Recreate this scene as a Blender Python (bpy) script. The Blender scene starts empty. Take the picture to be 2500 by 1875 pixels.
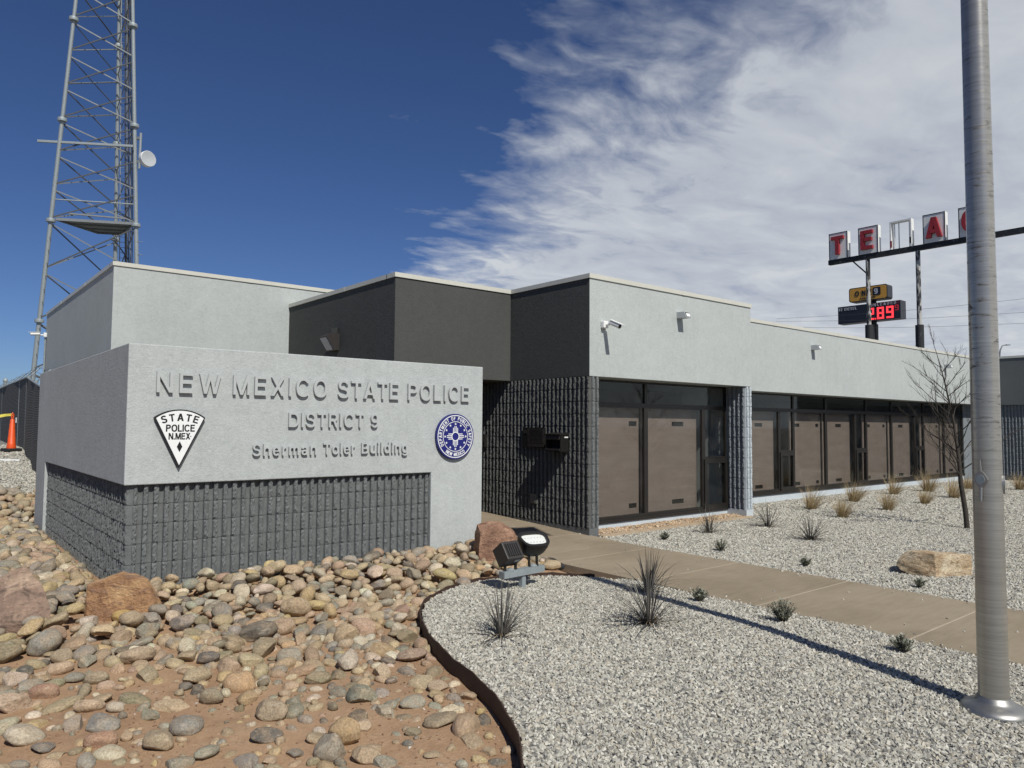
import bpy, bmesh, math, random
import numpy as np
from mathutils import Vector, Matrix, Euler

random.seed(7)
np.random.seed(7)
SC = bpy.context.scene
COL = SC.collection
PI = math.pi

# ------------------------------------------------------------------ camera
CAM_Z = 1.79
F_PX = 1790.72
CX, CY = 1250.0, 937.5
_yaw, _pitch, _roll = 0.8822, 0.055, 0.0070
_F = Vector((math.cos(_yaw), math.sin(_yaw), 0))
_R = Vector((math.sin(_yaw), -math.cos(_yaw), 0))
_U = Vector((0, 0, 1))
_F2 = _F * math.cos(_pitch) + _U * math.sin(_pitch)
_U2 = _U * math.cos(_pitch) - _F * math.sin(_pitch)
CR = _R * math.cos(_roll) + _U2 * math.sin(_roll)
CU = _U2 * math.cos(_roll) - _R * math.sin(_roll)
CF = _F2
cam_d = bpy.data.cameras.new('camera')
cam_d.sensor_width = 36.0
cam_d.lens = F_PX / 2500.0 * 36.0
cam_d.clip_start = 0.05
cam_d.clip_end = 3000
cam = bpy.data.objects.new('camera', cam_d)
COL.objects.link(cam)
cam.matrix_world = Matrix(((CR.x, CU.x, -CF.x, 0), (CR.y, CU.y, -CF.y, 0), (CR.z, CU.z, -CF.z, CAM_Z), (0, 0, 0, 1)))
SC.camera = cam

# ------------------------------------------------------------------ light
SUN_TRAVEL = Vector((0.215, 1.0, -1.11)).normalized()
to_sun = -SUN_TRAVEL
SUN_EL = math.asin(to_sun.z)
SUN_ROT = math.atan2(to_sun.x, to_sun.y)
SKY_STRENGTH = 0.059

world = bpy.data.worlds.new('World')
SC.world = world
world.use_nodes = True
wt = world.node_tree
wt.nodes.clear()


class NT:
    """tiny helper around a node tree"""
    def __init__(self, tree):
        self.t = tree

    def n(self, kind, **kw):
        nd = self.t.nodes.new(kind)
        for k, v in kw.items():
            if k == 'inp':
                for kk, vv in v.items():
                    s = nd.inputs[kk]
                    if hasattr(vv, 'is_output') or isinstance(vv, bpy.types.NodeSocket):
                        self.t.links.new(vv, s)
                    else:
                        s.default_value = vv
            else:
                setattr(nd, k, v)
        return nd

    def math(self, op, a, b=None, c=None, clamp=False):
        nd = self.t.nodes.new('ShaderNodeMath')
        nd.operation = op
        nd.use_clamp = clamp
        for i, v in enumerate((a, b, c)):
            if v is None:
                continue
            if isinstance(v, bpy.types.NodeSocket):
                self.t.links.new(v, nd.inputs[i])
            else:
                nd.inputs[i].default_value = v
        return nd.outputs[0]

    def mix(self, fac, a, b, blend='MIX'):
        nd = self.t.nodes.new('ShaderNodeMix')
        nd.data_type = 'RGBA'
        nd.blend_type = blend
        for s, v in ((nd.inputs[0], fac), (nd.inputs[6], a), (nd.inputs[7], b)):
            if isinstance(v, bpy.types.NodeSocket):
                self.t.links.new(v, s)
            elif isinstance(v, (tuple, list)):
                s.default_value = (*v[:3], 1)
            else:
                s.default_value = v
        return nd.outputs[2]

    def ramp(self, fac, stops, interp='LINEAR'):
        nd = self.t.nodes.new('ShaderNodeValToRGB')
        nd.color_ramp.interpolation = interp
        e = nd.color_ramp.elements
        while len(e) < len(stops):
            e.new(0.5)
        for el, (p, c) in zip(e, stops):
            el.position = p
            el.color = (c, c, c, 1) if isinstance(c, (int, float)) else (*c[:3], 1)
        self.t.links.new(fac, nd.inputs[0])
        return nd.outputs[0]

    def noise(self, vec, scale, detail=3, rough=0.55, dist=0.0):
        nd = self.t.nodes.new('ShaderNodeTexNoise')
        nd.inputs['Scale'].default_value = scale
        nd.inputs['Detail'].default_value = detail
        nd.inputs['Roughness'].default_value = rough
        nd.inputs['Distortion'].default_value = dist
        if vec is not None:
            self.t.links.new(vec, nd.inputs['Vector'])
        return nd.outputs[0]

    def mapping(self, vec, scale=(1, 1, 1), rot=(0, 0, 0), loc=(0, 0, 0)):
        nd = self.t.nodes.new('ShaderNodeMapping')
        nd.inputs['Scale'].default_value = scale
        nd.inputs['Rotation'].default_value = rot
        nd.inputs['Location'].default_value = loc
        self.t.links.new(vec, nd.inputs['Vector'])
        return nd.outputs[0]


W = NT(wt)
sky = W.n('ShaderNodeTexSky')
sky.sky_type = 'NISHITA'
sky.sun_disc = False
sky.sun_elevation = SUN_EL
sky.sun_rotation = SUN_ROT
sky.altitude = 1300
sky.air_density = 1.0
sky.dust_density = 0.25
sky.ozone_density = 2.6
wco = W.n('ShaderNodeTexCoord')
sep = W.n('ShaderNodeSeparateXYZ', inp={0: wco.outputs['Generated']})
zc = W.math('ADD', W.math('MAXIMUM', sep.outputs[2], 0.0), 0.05)
cu = W.math('DIVIDE', sep.outputs[0], zc)
cv = W.math('DIVIDE', sep.outputs[1], zc)
cuv = W.n('ShaderNodeCombineXYZ', inp={0: cu, 1: cv, 2: 0.0}).outputs[0]
# one large sheet of broken cirrus; its ragged edge runs overhead from front to back
warp = W.n('ShaderNodeTexNoise', inp={'Vector': cuv, 'Scale': 1.3, 'Detail': 3.0}).outputs[1]
cuv2 = W.n('ShaderNodeVectorMath', operation='ADD', inp={0: cuv, 1: W.n('ShaderNodeVectorMath', operation='SCALE', inp={0: warp, 'Scale': 0.55}).outputs[0]}).outputs[0]
wisp = W.noise(W.mapping(cuv2, scale=(1.0, 1.7, 1), rot=(0, 0, math.radians(-20))), 1.25, 7, 0.56, 0.15)
fine = W.noise(W.mapping(cuv2, scale=(1.0, 1.9, 1), rot=(0, 0, math.radians(-48)), loc=(3.1, 1.7, 0)), 4.0, 6, 0.56, 0.25)
puff = W.noise(W.mapping(cuv, scale=(1, 1, 1), loc=(8.3, 2.2, 0)), 1.9, 5, 0.6, 0.2)
edge = W.math('SUBTRACT', cu, W.math('MULTIPLY', cv, 0.40))
edge = W.math('SUBTRACT', edge, 0.76)
edge = W.math('ADD', edge, W.math('MULTIPLY', W.math('SUBTRACT', puff, 0.5), 1.2))
edge = W.math('ADD', edge, W.math('MULTIPLY', W.math('SUBTRACT', fine, 0.5), 0.62))
cover = W.math('DIVIDE', W.math('ADD', edge, 0.12), 0.70, clamp=True)
cover = W.math('MULTIPLY', cover, W.math('SUBTRACT', 2.0, cover))
core = W.math('DIVIDE', W.math('SUBTRACT', edge, 0.05), 0.75, clamp=True)
tex = W.math('ADD', W.math('MULTIPLY', wisp, 0.62), W.math('MULTIPLY', fine, 0.50))
tex = W.math('MULTIPLY', W.math('SUBTRACT', tex, 0.36), 1.75)
dens = W.math('MULTIPLY', cover, W.math('ADD', tex, W.math('ADD', 0.26, W.math('MULTIPLY', core, 0.62))), clamp=True)
# the sheet gets thicker to the eye toward the horizon
low = W.math('SUBTRACT', 1.0, W.math('MULTIPLY', sep.outputs[2], 2.0), clamp=True)
dens = W.math('MULTIPLY', dens, W.math('ADD', 0.84, W.math('MULTIPLY', low, 0.12)), clamp=True)
shade = W.ramp(W.math('ADD', W.math('MULTIPLY', wisp, 0.65), W.math('MULTIPLY', fine, 0.4)), [(0.36, (7.7, 8.3, 9.5)), (0.66, (10.9, 11.4, 11.9))])
skycol = W.mix(1.0, sky.outputs[0], (0.59, 0.75, 1.08), 'MULTIPLY')
wcol = W.mix(dens, skycol, shade)
bg = W.n('ShaderNodeBackground', inp={'Color': wcol, 'Strength': SKY_STRENGTH})
wo = W.n('ShaderNodeOutputWorld', inp={0: bg.outputs[0]})

sun_d = bpy.data.lights.new('sun', 'SUN')
sun_d.energy = 4.4
sun_d.angle = math.radians(0.53)
sun_d.color = (1.0, 0.972, 0.905)
sun = bpy.data.objects.new('sun', sun_d)
sun.rotation_euler = (-SUN_TRAVEL).to_track_quat('Z', 'Y').to_euler()
sun.location = (-10, -40, 45)
COL.objects.link(sun)

vs = SC.view_settings
vs.view_transform = 'Standard'
vs.look = 'None'
vs.exposure = 0.0
vs.gamma = 1.0
SC.cycles.max_bounces = 8
SC.cycles.transparent_max_bounces = 12
SC.cycles.caustics_reflective = False
SC.cycles.caustics_refractive = False
SC.cycles.use_denoising = True


# ------------------------------------------------------------------ pixel -> place (photo pixels, 2500 x 1875)
def ray(x, y):
    return CF + CR * ((x - CX) / F_PX) - CU * ((y - CY) / F_PX)


def onX(x, y, X):
    d = ray(x, y)
    p = d * (X / d.x)
    return Vector((p.x, p.y, p.z + CAM_Z))


def onY(x, y, Y):
    d = ray(x, y)
    p = d * (Y / d.y)
    return Vector((p.x, p.y, p.z + CAM_Z))


def onZ(x, y, z):
    d = ray(x, y)
    p = d * ((z - CAM_Z) / d.z)
    return Vector((p.x, p.y, p.z + CAM_Z))


def depth_of(p):
    return (Vector(p) - Vector((0, 0, CAM_Z))).dot(CF)


def project(p):
    q = Vector(p) - Vector((0, 0, CAM_Z))
    d = q.dot(CF)
    return CX + F_PX * q.dot(CR) / d, CY - F_PX * q.dot(CU) / d, d


def sm(t):
    t = min(1.0, max(0.0, t))
    return t * t * (3 - 2 * t)


def hash2(x, y):
    v = math.sin(x * 12.9898 + y * 78.233) * 43758.5453
    return v - math.floor(v)


def vnoise(x, y):
    xi, yi = math.floor(x), math.floor(y)
    fx, fy = sm(x - xi), sm(y - yi)
    a = hash2(xi, yi) * (1 - fx) + hash2(xi + 1, yi) * fx
    b = hash2(xi, yi + 1) * (1 - fx) + hash2(xi + 1, yi + 1) * fx
    return a * (1 - fy) + b * fy


EDGE = [(0.2, -3.0), (0.9, -1.0), (1.5, 0.9), (2.05, 2.1), (2.36, 2.72), (2.55, 2.99), (2.75, 3.26), (2.97, 3.69), (3.12, 4.10), (3.25, 4.62), (3.42, 5.16), (3.62, 5.62), (3.84, 6.02),
        (4.12, 6.36), (4.5, 6.62), (4.92, 6.79), (5.30, 6.82), (5.72, 6.70), (6.08, 6.50), (6.36, 6.16)]


def edge_left(y):
    pts = EDGE[:17]
    if y <= pts[0][1]:
        return pts[0][0]
    for (x0, y0), (x1, y1) in zip(pts, pts[1:]):
        if y0 <= y <= y1:
            return x0 + (x1 - x0) * (y - y0) / (y1 - y0)
    return pts[-1][0]


def edge_right(y):
    pts = EDGE[16:]
    if y <= 6.16:
        return 6.40 if y > 5.9 else 6.57
    for (x0, y0), (x1, y1) in zip(pts, pts[1:]):
        if y1 <= y <= y0:
            return x0 + (x1 - x0) * (y - y0) / (y1 - y0)
    return pts[0][0]


def crown(x, y):
    return 0.085 * math.exp(-((x - 4.9) ** 2 / 2.2 + (y - 3.5) ** 2 / 2.8))


def zt(x, y):
    """height of the bare ground"""
    if y > 14.2:
        if y < 17.3:
            r = -0.08 + 0.46 * sm((y - 14.2) / 3.1) if y < 15.75 else -0.08 + 0.46 * sm((y - 14.2) / 3.1)
        elif y < 25:
            r = 0.38 + 0.62 * (y - 17.3) / 7.7
        else:
            r = 1.0 + 0.3 * sm((y - 25) / 60)
        return r
    z = -0.09
    if x < 6.6:
        z += 0.085 * sm((y - 6.0) / 2.0)
        if x > 5.3:
            z += 0.05 * sm((x - 5.3) / 0.6) * sm((y - 5.5) / 0.8)
        if -3 < x < 5.2 and 1 < y < 8.2:
            z += 0.030 * (vnoise(x * 1.6, y * 1.6) - 0.5) + 0.018 * (vnoise(x * 5.1 + 9, y * 5.1) - 0.5) + 0.010 * (vnoise(x * 14 + 3, y * 14) - 0.5)
    return z


def in_front_bed(x, y):
    return y < 6.82 and edge_left(y) < x < edge_right(y)


def zs(x, y):
    """height of what one stands on"""
    if in_front_bed(x, y):
        return crown(x, y)
    if 6.6 <= x <= 8.5 and y < 12.4:
        return walk_z(y)
    if x > 8.5 and y < 9.7:
        return 0.0
    if y > 17.0 and x < 3:
        return zt(x, y) + 0.03
    return zt(x, y)


def walk_z(y):
    return 0.0 if y < 7.6 else 0.0405 * (y - 7.6)


def gp(px, py):
    """pixel -> point on the ground"""
    z = 0.0
    for _ in range(25):
        p = onZ(px, py, z)
        z = 0.5 * z + 0.5 * zs(p.x, p.y)
    p = onZ(px, py, z)
    return Vector((p.x, p.y, zs(p.x, p.y)))


# ------------------------------------------------------------------ mesh building helpers
class MB:
    def __init__(self):
        self.v, self.f, self.mi = [], [], []

    def add(self, vs_, fs, m=0):
        o = len(self.v)
        self.v += [tuple(p) for p in vs_]
        self.f += [tuple(i + o for i in f) for f in fs]
        self.mi += [m] * len(fs)
        return self

    def box(self, x0, x1, y0, y1, z0, z1, m=0, mleft=None):
        o = len(self.v)
        self.v += [(x0, y0, z0), (x1, y0, z0), (x1, y1, z0), (x0, y1, z0), (x0, y0, z1), (x1, y0, z1), (x1, y1, z1), (x0, y1, z1)]
        fs = [(0, 3, 2, 1), (4, 5, 6, 7), (0, 1, 5, 4), (1, 2, 6, 5), (2, 3, 7, 6), (3, 0, 4, 7)]
        self.f += [tuple(i + o for i in f) for f in fs]
        ms = [m] * 6
        if mleft is not None:
            ms[5] = mleft
        self.mi += ms
        return self

    def obox(self, c, ax, ay, az, m=0):
        """box with centre c and half-axis vectors"""
        c, ax, ay, az = Vector(c), Vector(ax), Vector(ay), Vector(az)
        P = []
        for k in (-1, 1):
            for (i, j) in ((-1, -1), (1, -1), (1, 1), (-1, 1)):
                P.append(c + ax * i + ay * j + az * k)
        return self.add(P, [(0, 3, 2, 1), (4, 5, 6, 7), (0, 1, 5, 4), (1, 2, 6, 5), (2, 3, 7, 6), (3, 0, 4, 7)], m)

    def bar(self, p0, p1, w, h=None, up=(0, 0, 1), m=0):
        p0, p1 = Vector(p0), Vector(p1)
        h = h or w
        d = (p1 - p0)
        a = d.normalized()
        s = a.cross(Vector(up))
        if s.length < 1e-4:
            s = a.cross(Vector((1, 0, 0)))
        s.normalize()
        u = s.cross(a)
        return self.obox((p0 + p1) / 2, d / 2, s * w / 2, u * h / 2, m)

    def tube(self, pts, radii, n=8, caps=True, m=0):
        pts = [Vector(p) for p in pts]
        if isinstance(radii, (int, float)):
            radii = [radii] * len(pts)
        o = len(self.v)
        prev = None
        for i, p in enumerate(pts):
            d = (pts[min(i + 1, len(pts) - 1)] - pts[max(i - 1, 0)]).normalized()
            if prev is None:
                s = d.cross(Vector((0, 0, 1)))
                if s.length < 1e-3:
                    s = d.cross(Vector((1, 0, 0)))
            else:
                s = prev - d * prev.dot(d)
            s.normalize()
            prev = s
            t = d.cross(s)
            for k in range(n):
                a = 2 * PI * k / n
                self.v.append(tuple(p + (s * math.cos(a) + t * math.sin(a)) * radii[i]))
        for i in range(len(pts) - 1):
            for k in range(n):
                k2 = (k + 1) % n
                self.f.append((o + i * n + k, o + i * n + k2, o + (i + 1) * n + k2, o + (i + 1) * n + k))
                self.mi.append(m)
        if caps:
            self.f.append(tuple(o + k for k in reversed(range(n))))
            self.f.append(tuple(o + (len(pts) - 1) * n + k for k in range(n)))
            self.mi += [m, m]
        return self

    def lathe(self, prof, c=(0, 0, 0), n=24, m=0):
        """profile of (radius, z), about the vertical through c"""
        o = len(self.v)
        for r, z in prof:
            for k in range(n):
                a = 2 * PI * k / n
                self.v.append((c[0] + r * math.cos(a), c[1] + r * math.sin(a), c[2] + z))
        for i in range(len(prof) - 1):
            for k in range(n):
                k2 = (k + 1) % n
                self.f.append((o + i * n + k, o + i * n + k2, o + (i + 1) * n + k2, o + (i + 1) * n + k))
                self.mi.append(m)
        self.f.append(tuple(o + k for k in reversed(range(n))))
        self.f.append(tuple(o + (len(prof) - 1) * n + k for k in range(n)))
        self.mi += [m, m]
        return self

    def prism(self, poly, fn, t0, t1, m=0):
        """closed 2D polygon extruded; fn(a, b, t) -> point"""
        n = len(poly)
        P = [fn(a, b, t0) for a, b in poly] + [fn(a, b, t1) for a, b in poly]
        fs = [tuple(range(n)), tuple(reversed(range(n, 2 * n)))]
        fs += [(i, n + i, n + (i + 1) % n, (i + 1) % n) for i in range(n)]
        return self.add(P, fs, m)

    def mesh(self, name, mats, smooth=False, fixn=True):
        me = bpy.data.meshes.new(name)
        me.from_pydata(self.v, [], self.f)
        for mt in (mats if isinstance(mats, (list, tuple)) else [mats]):
            me.materials.append(mt)
        if any(self.mi):
            me.polygons.foreach_set('material_index', self.mi)
        if fixn:
            bm = bmesh.new()
            bm.from_mesh(me)
            bmesh.ops.recalc_face_normals(bm, faces=bm.faces)
            bm.to_mesh(me)
            bm.free()
        if smooth:
            me.polygons.foreach_set('use_smooth', [True] * len(me.polygons))
            if smooth != 'all':
                try:
                    me.set_sharp_from_angle(angle=math.radians(40))
                except Exception:
                    pass
        me.update()
        return me


def link(name, me, parent=None, loc=(0, 0, 0), rot=(0, 0, 0), scale=(1, 1, 1)):
    o = bpy.data.objects.new(name, me)
    COL.objects.link(o)
    if parent is not None:
        o.parent = parent
    o.location = loc
    o.rotation_euler = rot
    o.scale = scale
    return o


def tag(o, label=None, cat=None, group=None, kind=None):
    if label:
        o['label'] = label
    if cat:
        o['category'] = cat
    if group:
        o['group'] = group
    if kind:
        o['kind'] = kind
    return o


def thing(name, label, cat, loc=(0, 0, 0), rot=(0, 0, 0), group=None):
    e = link(name, None, None, loc, rot)
    e.empty_display_size = 0.2
    return tag(e, label, cat, group)


def root_offset(p):
    while p.parent is not None:
        p = p.parent
    return Vector(p.location)


def part(mb, name, mats, parent, smooth=False, local=False, label=None):
    """world-space builder becomes a part; its root must be unrotated unless local"""
    if parent is not None and not local:
        off = root_offset(parent)
        mb.v = [(v[0] - off.x, v[1] - off.y, v[2] - off.z) for v in mb.v]
    o = link(name, mb.mesh(name, mats, smooth), parent)
    if label:
        o['label'] = label
    return o


def bevel(o, w=0.01, seg=2, angle=40):
    m = o.modifiers.new('bevel', 'BEVEL')
    m.width = w
    m.segments = seg
    m.limit_method = 'ANGLE'
    m.angle_limit = math.radians(angle)
    return o


def copy_tree(src, parent=None):
    c = src.copy()
    COL.objects.link(c)
    c.parent = parent
    for ch in list(src.children):
        copy_tree(ch, c)
    return c


# ------------------------------------------------------------------ materials
def new_mat(name):
    m = bpy.data.materials.new(name)
    m.use_nodes = True
    t = m.node_tree
    b = t.nodes['Principled BSDF']
    return m, NT(t), b


def setc(N, b, key, v):
    if isinstance(v, bpy.types.NodeSocket):
        N.t.links.new(v, b.inputs[key])
    elif isinstance(v, (tuple, list)):
        b.inputs[key].default_value = (*v[:3], 1)
    else:
        b.inputs[key].default_value = v


def pos(N):
    return N.n('ShaderNodeNewGeometry').outputs['Position']


def objco(N):
    return N.n('ShaderNodeTexCoord').outputs['Object']


def add_bump(N, b, height, strength=0.3, dist=0.01):
    nd = N.n('ShaderNodeBump', inp={'Height': height, 'Strength': strength, 'Distance': dist})
    N.t.links.new(nd.outputs[0], b.inputs['Normal'])


def plain(name, col, rough=0.6, metal=0.0, var=0.12, scale=8, bump=0.0, bscale=60, spec=0.5, dist=0.004):
    m, N, b = new_mat(name)
    p = pos(N)
    n1 = N.noise(p, scale, 5, 0.6)
    n2 = N.noise(p, scale * 6.5, 4, 0.6)
    f = N.math('ADD', N.math('MULTIPLY', n1, 0.6), N.math('MULTIPLY', n2, 0.4))
    lo = tuple(c * (1 - var) for c in col)
    hi = tuple(min(1, c * (1 + var)) for c in col)
    setc(N, b, 'Base Color', N.ramp(f, [(0.3, lo), (0.7, hi)]))
    setc(N, b, 'Roughness', N.math('ADD', rough - 0.06, N.math('MULTIPLY', n2, 0.12)))
    b.inputs['Metallic'].default_value = metal
    b.inputs['Specular IOR Level'].default_value = spec
    if bump:
        add_bump(N, b, N.noise(p, bscale, 4, 0.6), bump, dist)
    return m


def stucco(name, col, mott=0.10, bump=0.5):
    m, N, b = new_mat(name)
    p = pos(N)
    big = N.noise(p, 0.9, 4, 0.6)
    mid = N.noise(p, 9.0, 4, 0.6, 0.6)
    grit = N.noise(p, 30.0, 3, 0.75, 1.2)
    dripn = N.noise(N.mapping(p, scale=(7, 7, 0.35)), 1.6, 4, 0.6)
    f = N.math('ADD', N.math('MULTIPLY', big, 0.24), N.math('MULTIPLY', mid, 0.24))
    f = N.math('ADD', f, N.math('MULTIPLY', grit, 0.42))
    f = N.math('ADD', f, N.math('MULTIPLY', dripn, 0.10))
    lo = tuple(c * (1 - mott * 1.7) for c in col)
    hi = tuple(min(1, c * (1 + mott * 1.4)) for c in col)
    setc(N, b, 'Base Color', N.ramp(f, [(0.34, lo), (0.5, col), (0.66, hi)]))
    setc(N, b, 'Roughness', 0.9)
    b.inputs['Specular IOR Level'].default_value = 0.2
    h = N.math('ADD', N.math('MULTIPLY', grit, 0.6), N.math('MULTIPLY', N.noise(p, 22, 3, 0.6, 1.2), 0.6))
    h = N.math('ADD', h, N.math('MULTIPLY', N.noise(p, 2.2, 3, 0.5), 0.9))
    add_bump(N, b, h, bump, 0.012)
    return m


M = {}
M['stucco'] = stucco('light_grey_stucco', (0.425, 0.452, 0.437))
M['stucco_sign'] = stucco('sign_grey_stucco', (0.422, 0.446, 0.436), 0.12, 0.6)
M['stucco_dark'] = stucco('charcoal_stucco', (0.075, 0.077, 0.072), 0.10)
M['stucco_mid'] = stucco('slate_stucco', (0.125, 0.135, 0.135), 0.08)
M['letter'] = plain('letter_grey_paint', (0.43, 0.45, 0.442), 0.55, 0, 0.05)
M['block'] = plain('dark_grey_split_block', (0.142, 0.150, 0.149), 0.88, 0, 0.26, 10, 0.8, 75, 0.25, 0.006)
M['block_dark'] = plain('charcoal_split_block', (0.098, 0.100, 0.095), 0.9, 0, 0.2, 10, 0.8, 75, 0.25, 0.006)
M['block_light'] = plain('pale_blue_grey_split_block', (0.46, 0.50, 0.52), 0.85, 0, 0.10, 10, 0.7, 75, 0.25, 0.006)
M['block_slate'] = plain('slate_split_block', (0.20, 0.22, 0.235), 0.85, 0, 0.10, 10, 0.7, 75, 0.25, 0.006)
M['mortar'] = plain('painted_mortar', (0.11, 0.115, 0.114), 0.95)
M['plinth'] = plain('dark_painted_concrete', (0.115, 0.12, 0.12), 0.8, 0, 0.14, 5, 0.3, 40)
M['plinth_pale'] = plain('pale_blue_grey_concrete', (0.50, 0.545, 0.57), 0.8, 0, 0.08, 4, 0.3, 40)
M['coping'] = plain('cream_metal_coping', (0.56, 0.55, 0.48), 0.42, 0.0, 0.05, 2)
M['bronze'] = plain('dark_bronze_frame', (0.018, 0.016, 0.014), 0.38, 0.0, 0.25, 6)
M['blind'] = None
M['inside'] = plain('dim_interior_wall', (0.20, 0.19, 0.18), 0.9)
M['dark'] = plain('black_void_shade', (0.012, 0.012, 0.012), 0.9)  # near-black colour standing in for shade inside hollows and openings
M['black_metal'] = plain('black_powder_coat', (0.014, 0.013, 0.012), 0.42, 0.0, 0.3, 12, 0.2, 160)
M['brown_metal'] = plain('dark_bronze_powder_coat', (0.030, 0.026, 0.024), 0.5, 0.0, 0.2, 12, 0.2, 160)
M['white_plastic'] = plain('white_plastic', (0.78, 0.78, 0.76), 0.4, 0, 0.03)
M['pack_grey'] = plain('grey_fixture_paint', (0.44, 0.46, 0.47), 0.45, 0, 0.05)
M['galv'] = plain('galvanized_steel', (0.29, 0.325, 0.335), 0.55, 0.25, 0.16, 9, 0.15, 60)
M['galv_dark'] = plain('weathered_galvanized_angle', (0.20, 0.215, 0.22), 0.6, 0.2, 0.2, 9)
M['brace_dark'] = plain('dark_steel_angle', (0.085, 0.09, 0.095), 0.6, 0.2, 0.2, 9)
M['rust_steel'] = plain('weathered_steel_edging', (0.055, 0.030, 0.020), 0.75, 0.1, 0.45, 7, 0.4, 40)
M['white'] = plain('white_sign_enamel', (0.80, 0.81, 0.80), 0.35, 0, 0.02)
M['black_enamel'] = plain('black_sign_enamel', (0.009, 0.009, 0.010), 0.4, 0, 0.1)
M['blue'] = plain('navy_sign_enamel', (0.010, 0.014, 0.150), 0.4, 0, 0.05)
M['rubber'] = plain('black_rubber', (0.018, 0.018, 0.018), 0.75, 0, 0.2, 20)
M['orange'] = plain('orange_plastic', (0.72, 0.085, 0.012), 0.5, 0, 0.06)
M['tape'] = plain('yellow_tape', (0.72, 0.62, 0.10), 0.5, 0, 0.05)
M['fence_screen'] = None
M['red_letter'] = plain('faded_red_letter', (0.30, 0.022, 0.028), 0.5, 0, 0.12, 3)
M['box_white'] = plain('weathered_white_sheet', (0.74, 0.74, 0.71), 0.55, 0, 0.12, 1.5)
M['old_pole'] = None
M['amber'] = plain('amber_sign_panel', (0.56, 0.29, 0.045), 0.4, 0, 0.05, 2)
M['navy_text'] = plain('near_black_sign_ink', (0.012, 0.012, 0.020), 0.45, 0, 0.05)
M['grey_text'] = plain('pale_grey_sign_text', (0.42, 0.44, 0.48), 0.5, 0, 0.05)
M['price_face'] = plain('dark_price_panel', (0.014, 0.016, 0.022), 0.35, 0, 0.15, 2)
M['wire'] = plain('dark_overhead_wire', (0.06, 0.06, 0.065), 0.6)

# emitting digits of the price display
mm, N, b = new_mat('red_display_segment')
setc(N, b, 'Base Color', (0.5, 0.02, 0.02))
setc(N, b, 'Emission Color', (1.0, 0.045, 0.06))
b.inputs['Emission Strength'].default_value = 1.5
M['led_red'] = mm
mm, N, b = new_mat('dim_red_display_segment')
setc(N, b, 'Base Color', (0.35, 0.02, 0.03))
setc(N, b, 'Emission Color', (0.8, 0.05, 0.08))
b.inputs['Emission Strength'].default_value = 0.22
M['led_dim'] = mm

# window film / board panel
mm, N, b = new_mat('brown_window_board')
p = pos(N)
band = N.n('ShaderNodeTexWave', wave_type='BANDS', bands_direction='Z', inp={'Vector': p, 'Scale': 0.95, 'Distortion': 0.6, 'Detail': 2.0})
lines = N.ramp(N.math('FRACT', N.math('MULTIPLY', N.n('ShaderNodeSeparateXYZ', inp={0: N.mapping(p)}).outputs[2], 4.92)), [(0.0, 1.0), (0.035, 0.0), (0.965, 0.0), (1.0, 1.0)])
ln = N.math('MULTIPLY', lines, N.ramp(N.noise(p, 0.8, 3), [(0.42, 0.0), (0.62, 1.0)]))
c0 = N.ramp(N.noise(N.mapping(p, scale=(1, 1, 4)), 1.6, 5, 0.6), [(0.3, (0.240, 0.192, 0.172)), (0.7, (0.298, 0.243, 0.220))])
setc(N, b, 'Base Color', N.mix(N.math('MULTIPLY', ln, 0.5), c0, (0.40, 0.34, 0.30)))
setc(N, b, 'Roughness', 0.75)
add_bump(N, b, lines, 0.25, 0.004)
M['blind'] = mm

# architectural glass: tinted see-through sheet with Fresnel reflection
mm = bpy.data.materials.new('tinted_window_glass')
mm.use_nodes = True
t = mm.node_tree
t.nodes.clear()
N = NT(t)
gg = N.n('ShaderNodeNewGeometry')
cosv = N.math('ABSOLUTE', N.n('ShaderNodeVectorMath', operation='DOT_PRODUCT', inp={0: gg.outputs['Incoming'], 1: gg.outputs['Normal']}).outputs['Value'])
schlick = N.math('ADD', 0.035, N.math('MULTIPLY', 0.965, N.math('POWER', N.math('SUBTRACT', 1.0, cosv), 5.0)))
gn = N.n('ShaderNodeBump', inp={'Height': N.noise(pos(N), 1.1, 3, 0.5), 'Strength': 0.06, 'Distance': 0.01})
tr = N.n('ShaderNodeBsdfTransparent', inp={'Color': (0.86, 0.86, 0.84, 1)})
gl = N.n('ShaderNodeBsdfGlossy', inp={'Color': (0.85, 0.9, 0.9, 1), 'Roughness': 0.03, 'Normal': gn.outputs[0]})
df = N.n('ShaderNodeBsdfDiffuse', inp={'Color': (0.32, 0.30, 0.27, 1)})
dust = N.math('MULTIPLY', N.ramp(N.noise(N.mapping(pos(N), scale=(1, 1, 1.6)), 2.4, 6, 0.65), [(0.45, 0.0), (0.75, 1.0)]), 0.04)
mx = N.n('ShaderNodeMixShader', inp={0: N.math('MULTIPLY', schlick, 0.8), 1: tr.outputs[0], 2: gl.outputs[0]})
mx2 = N.n('ShaderNodeMixShader', inp={0: dust, 1: mx.outputs[0], 2: df.outputs[0]})
N.n('ShaderNodeOutputMaterial', inp={0: mx2.outputs[0]})
M['glass'] = mm

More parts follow.
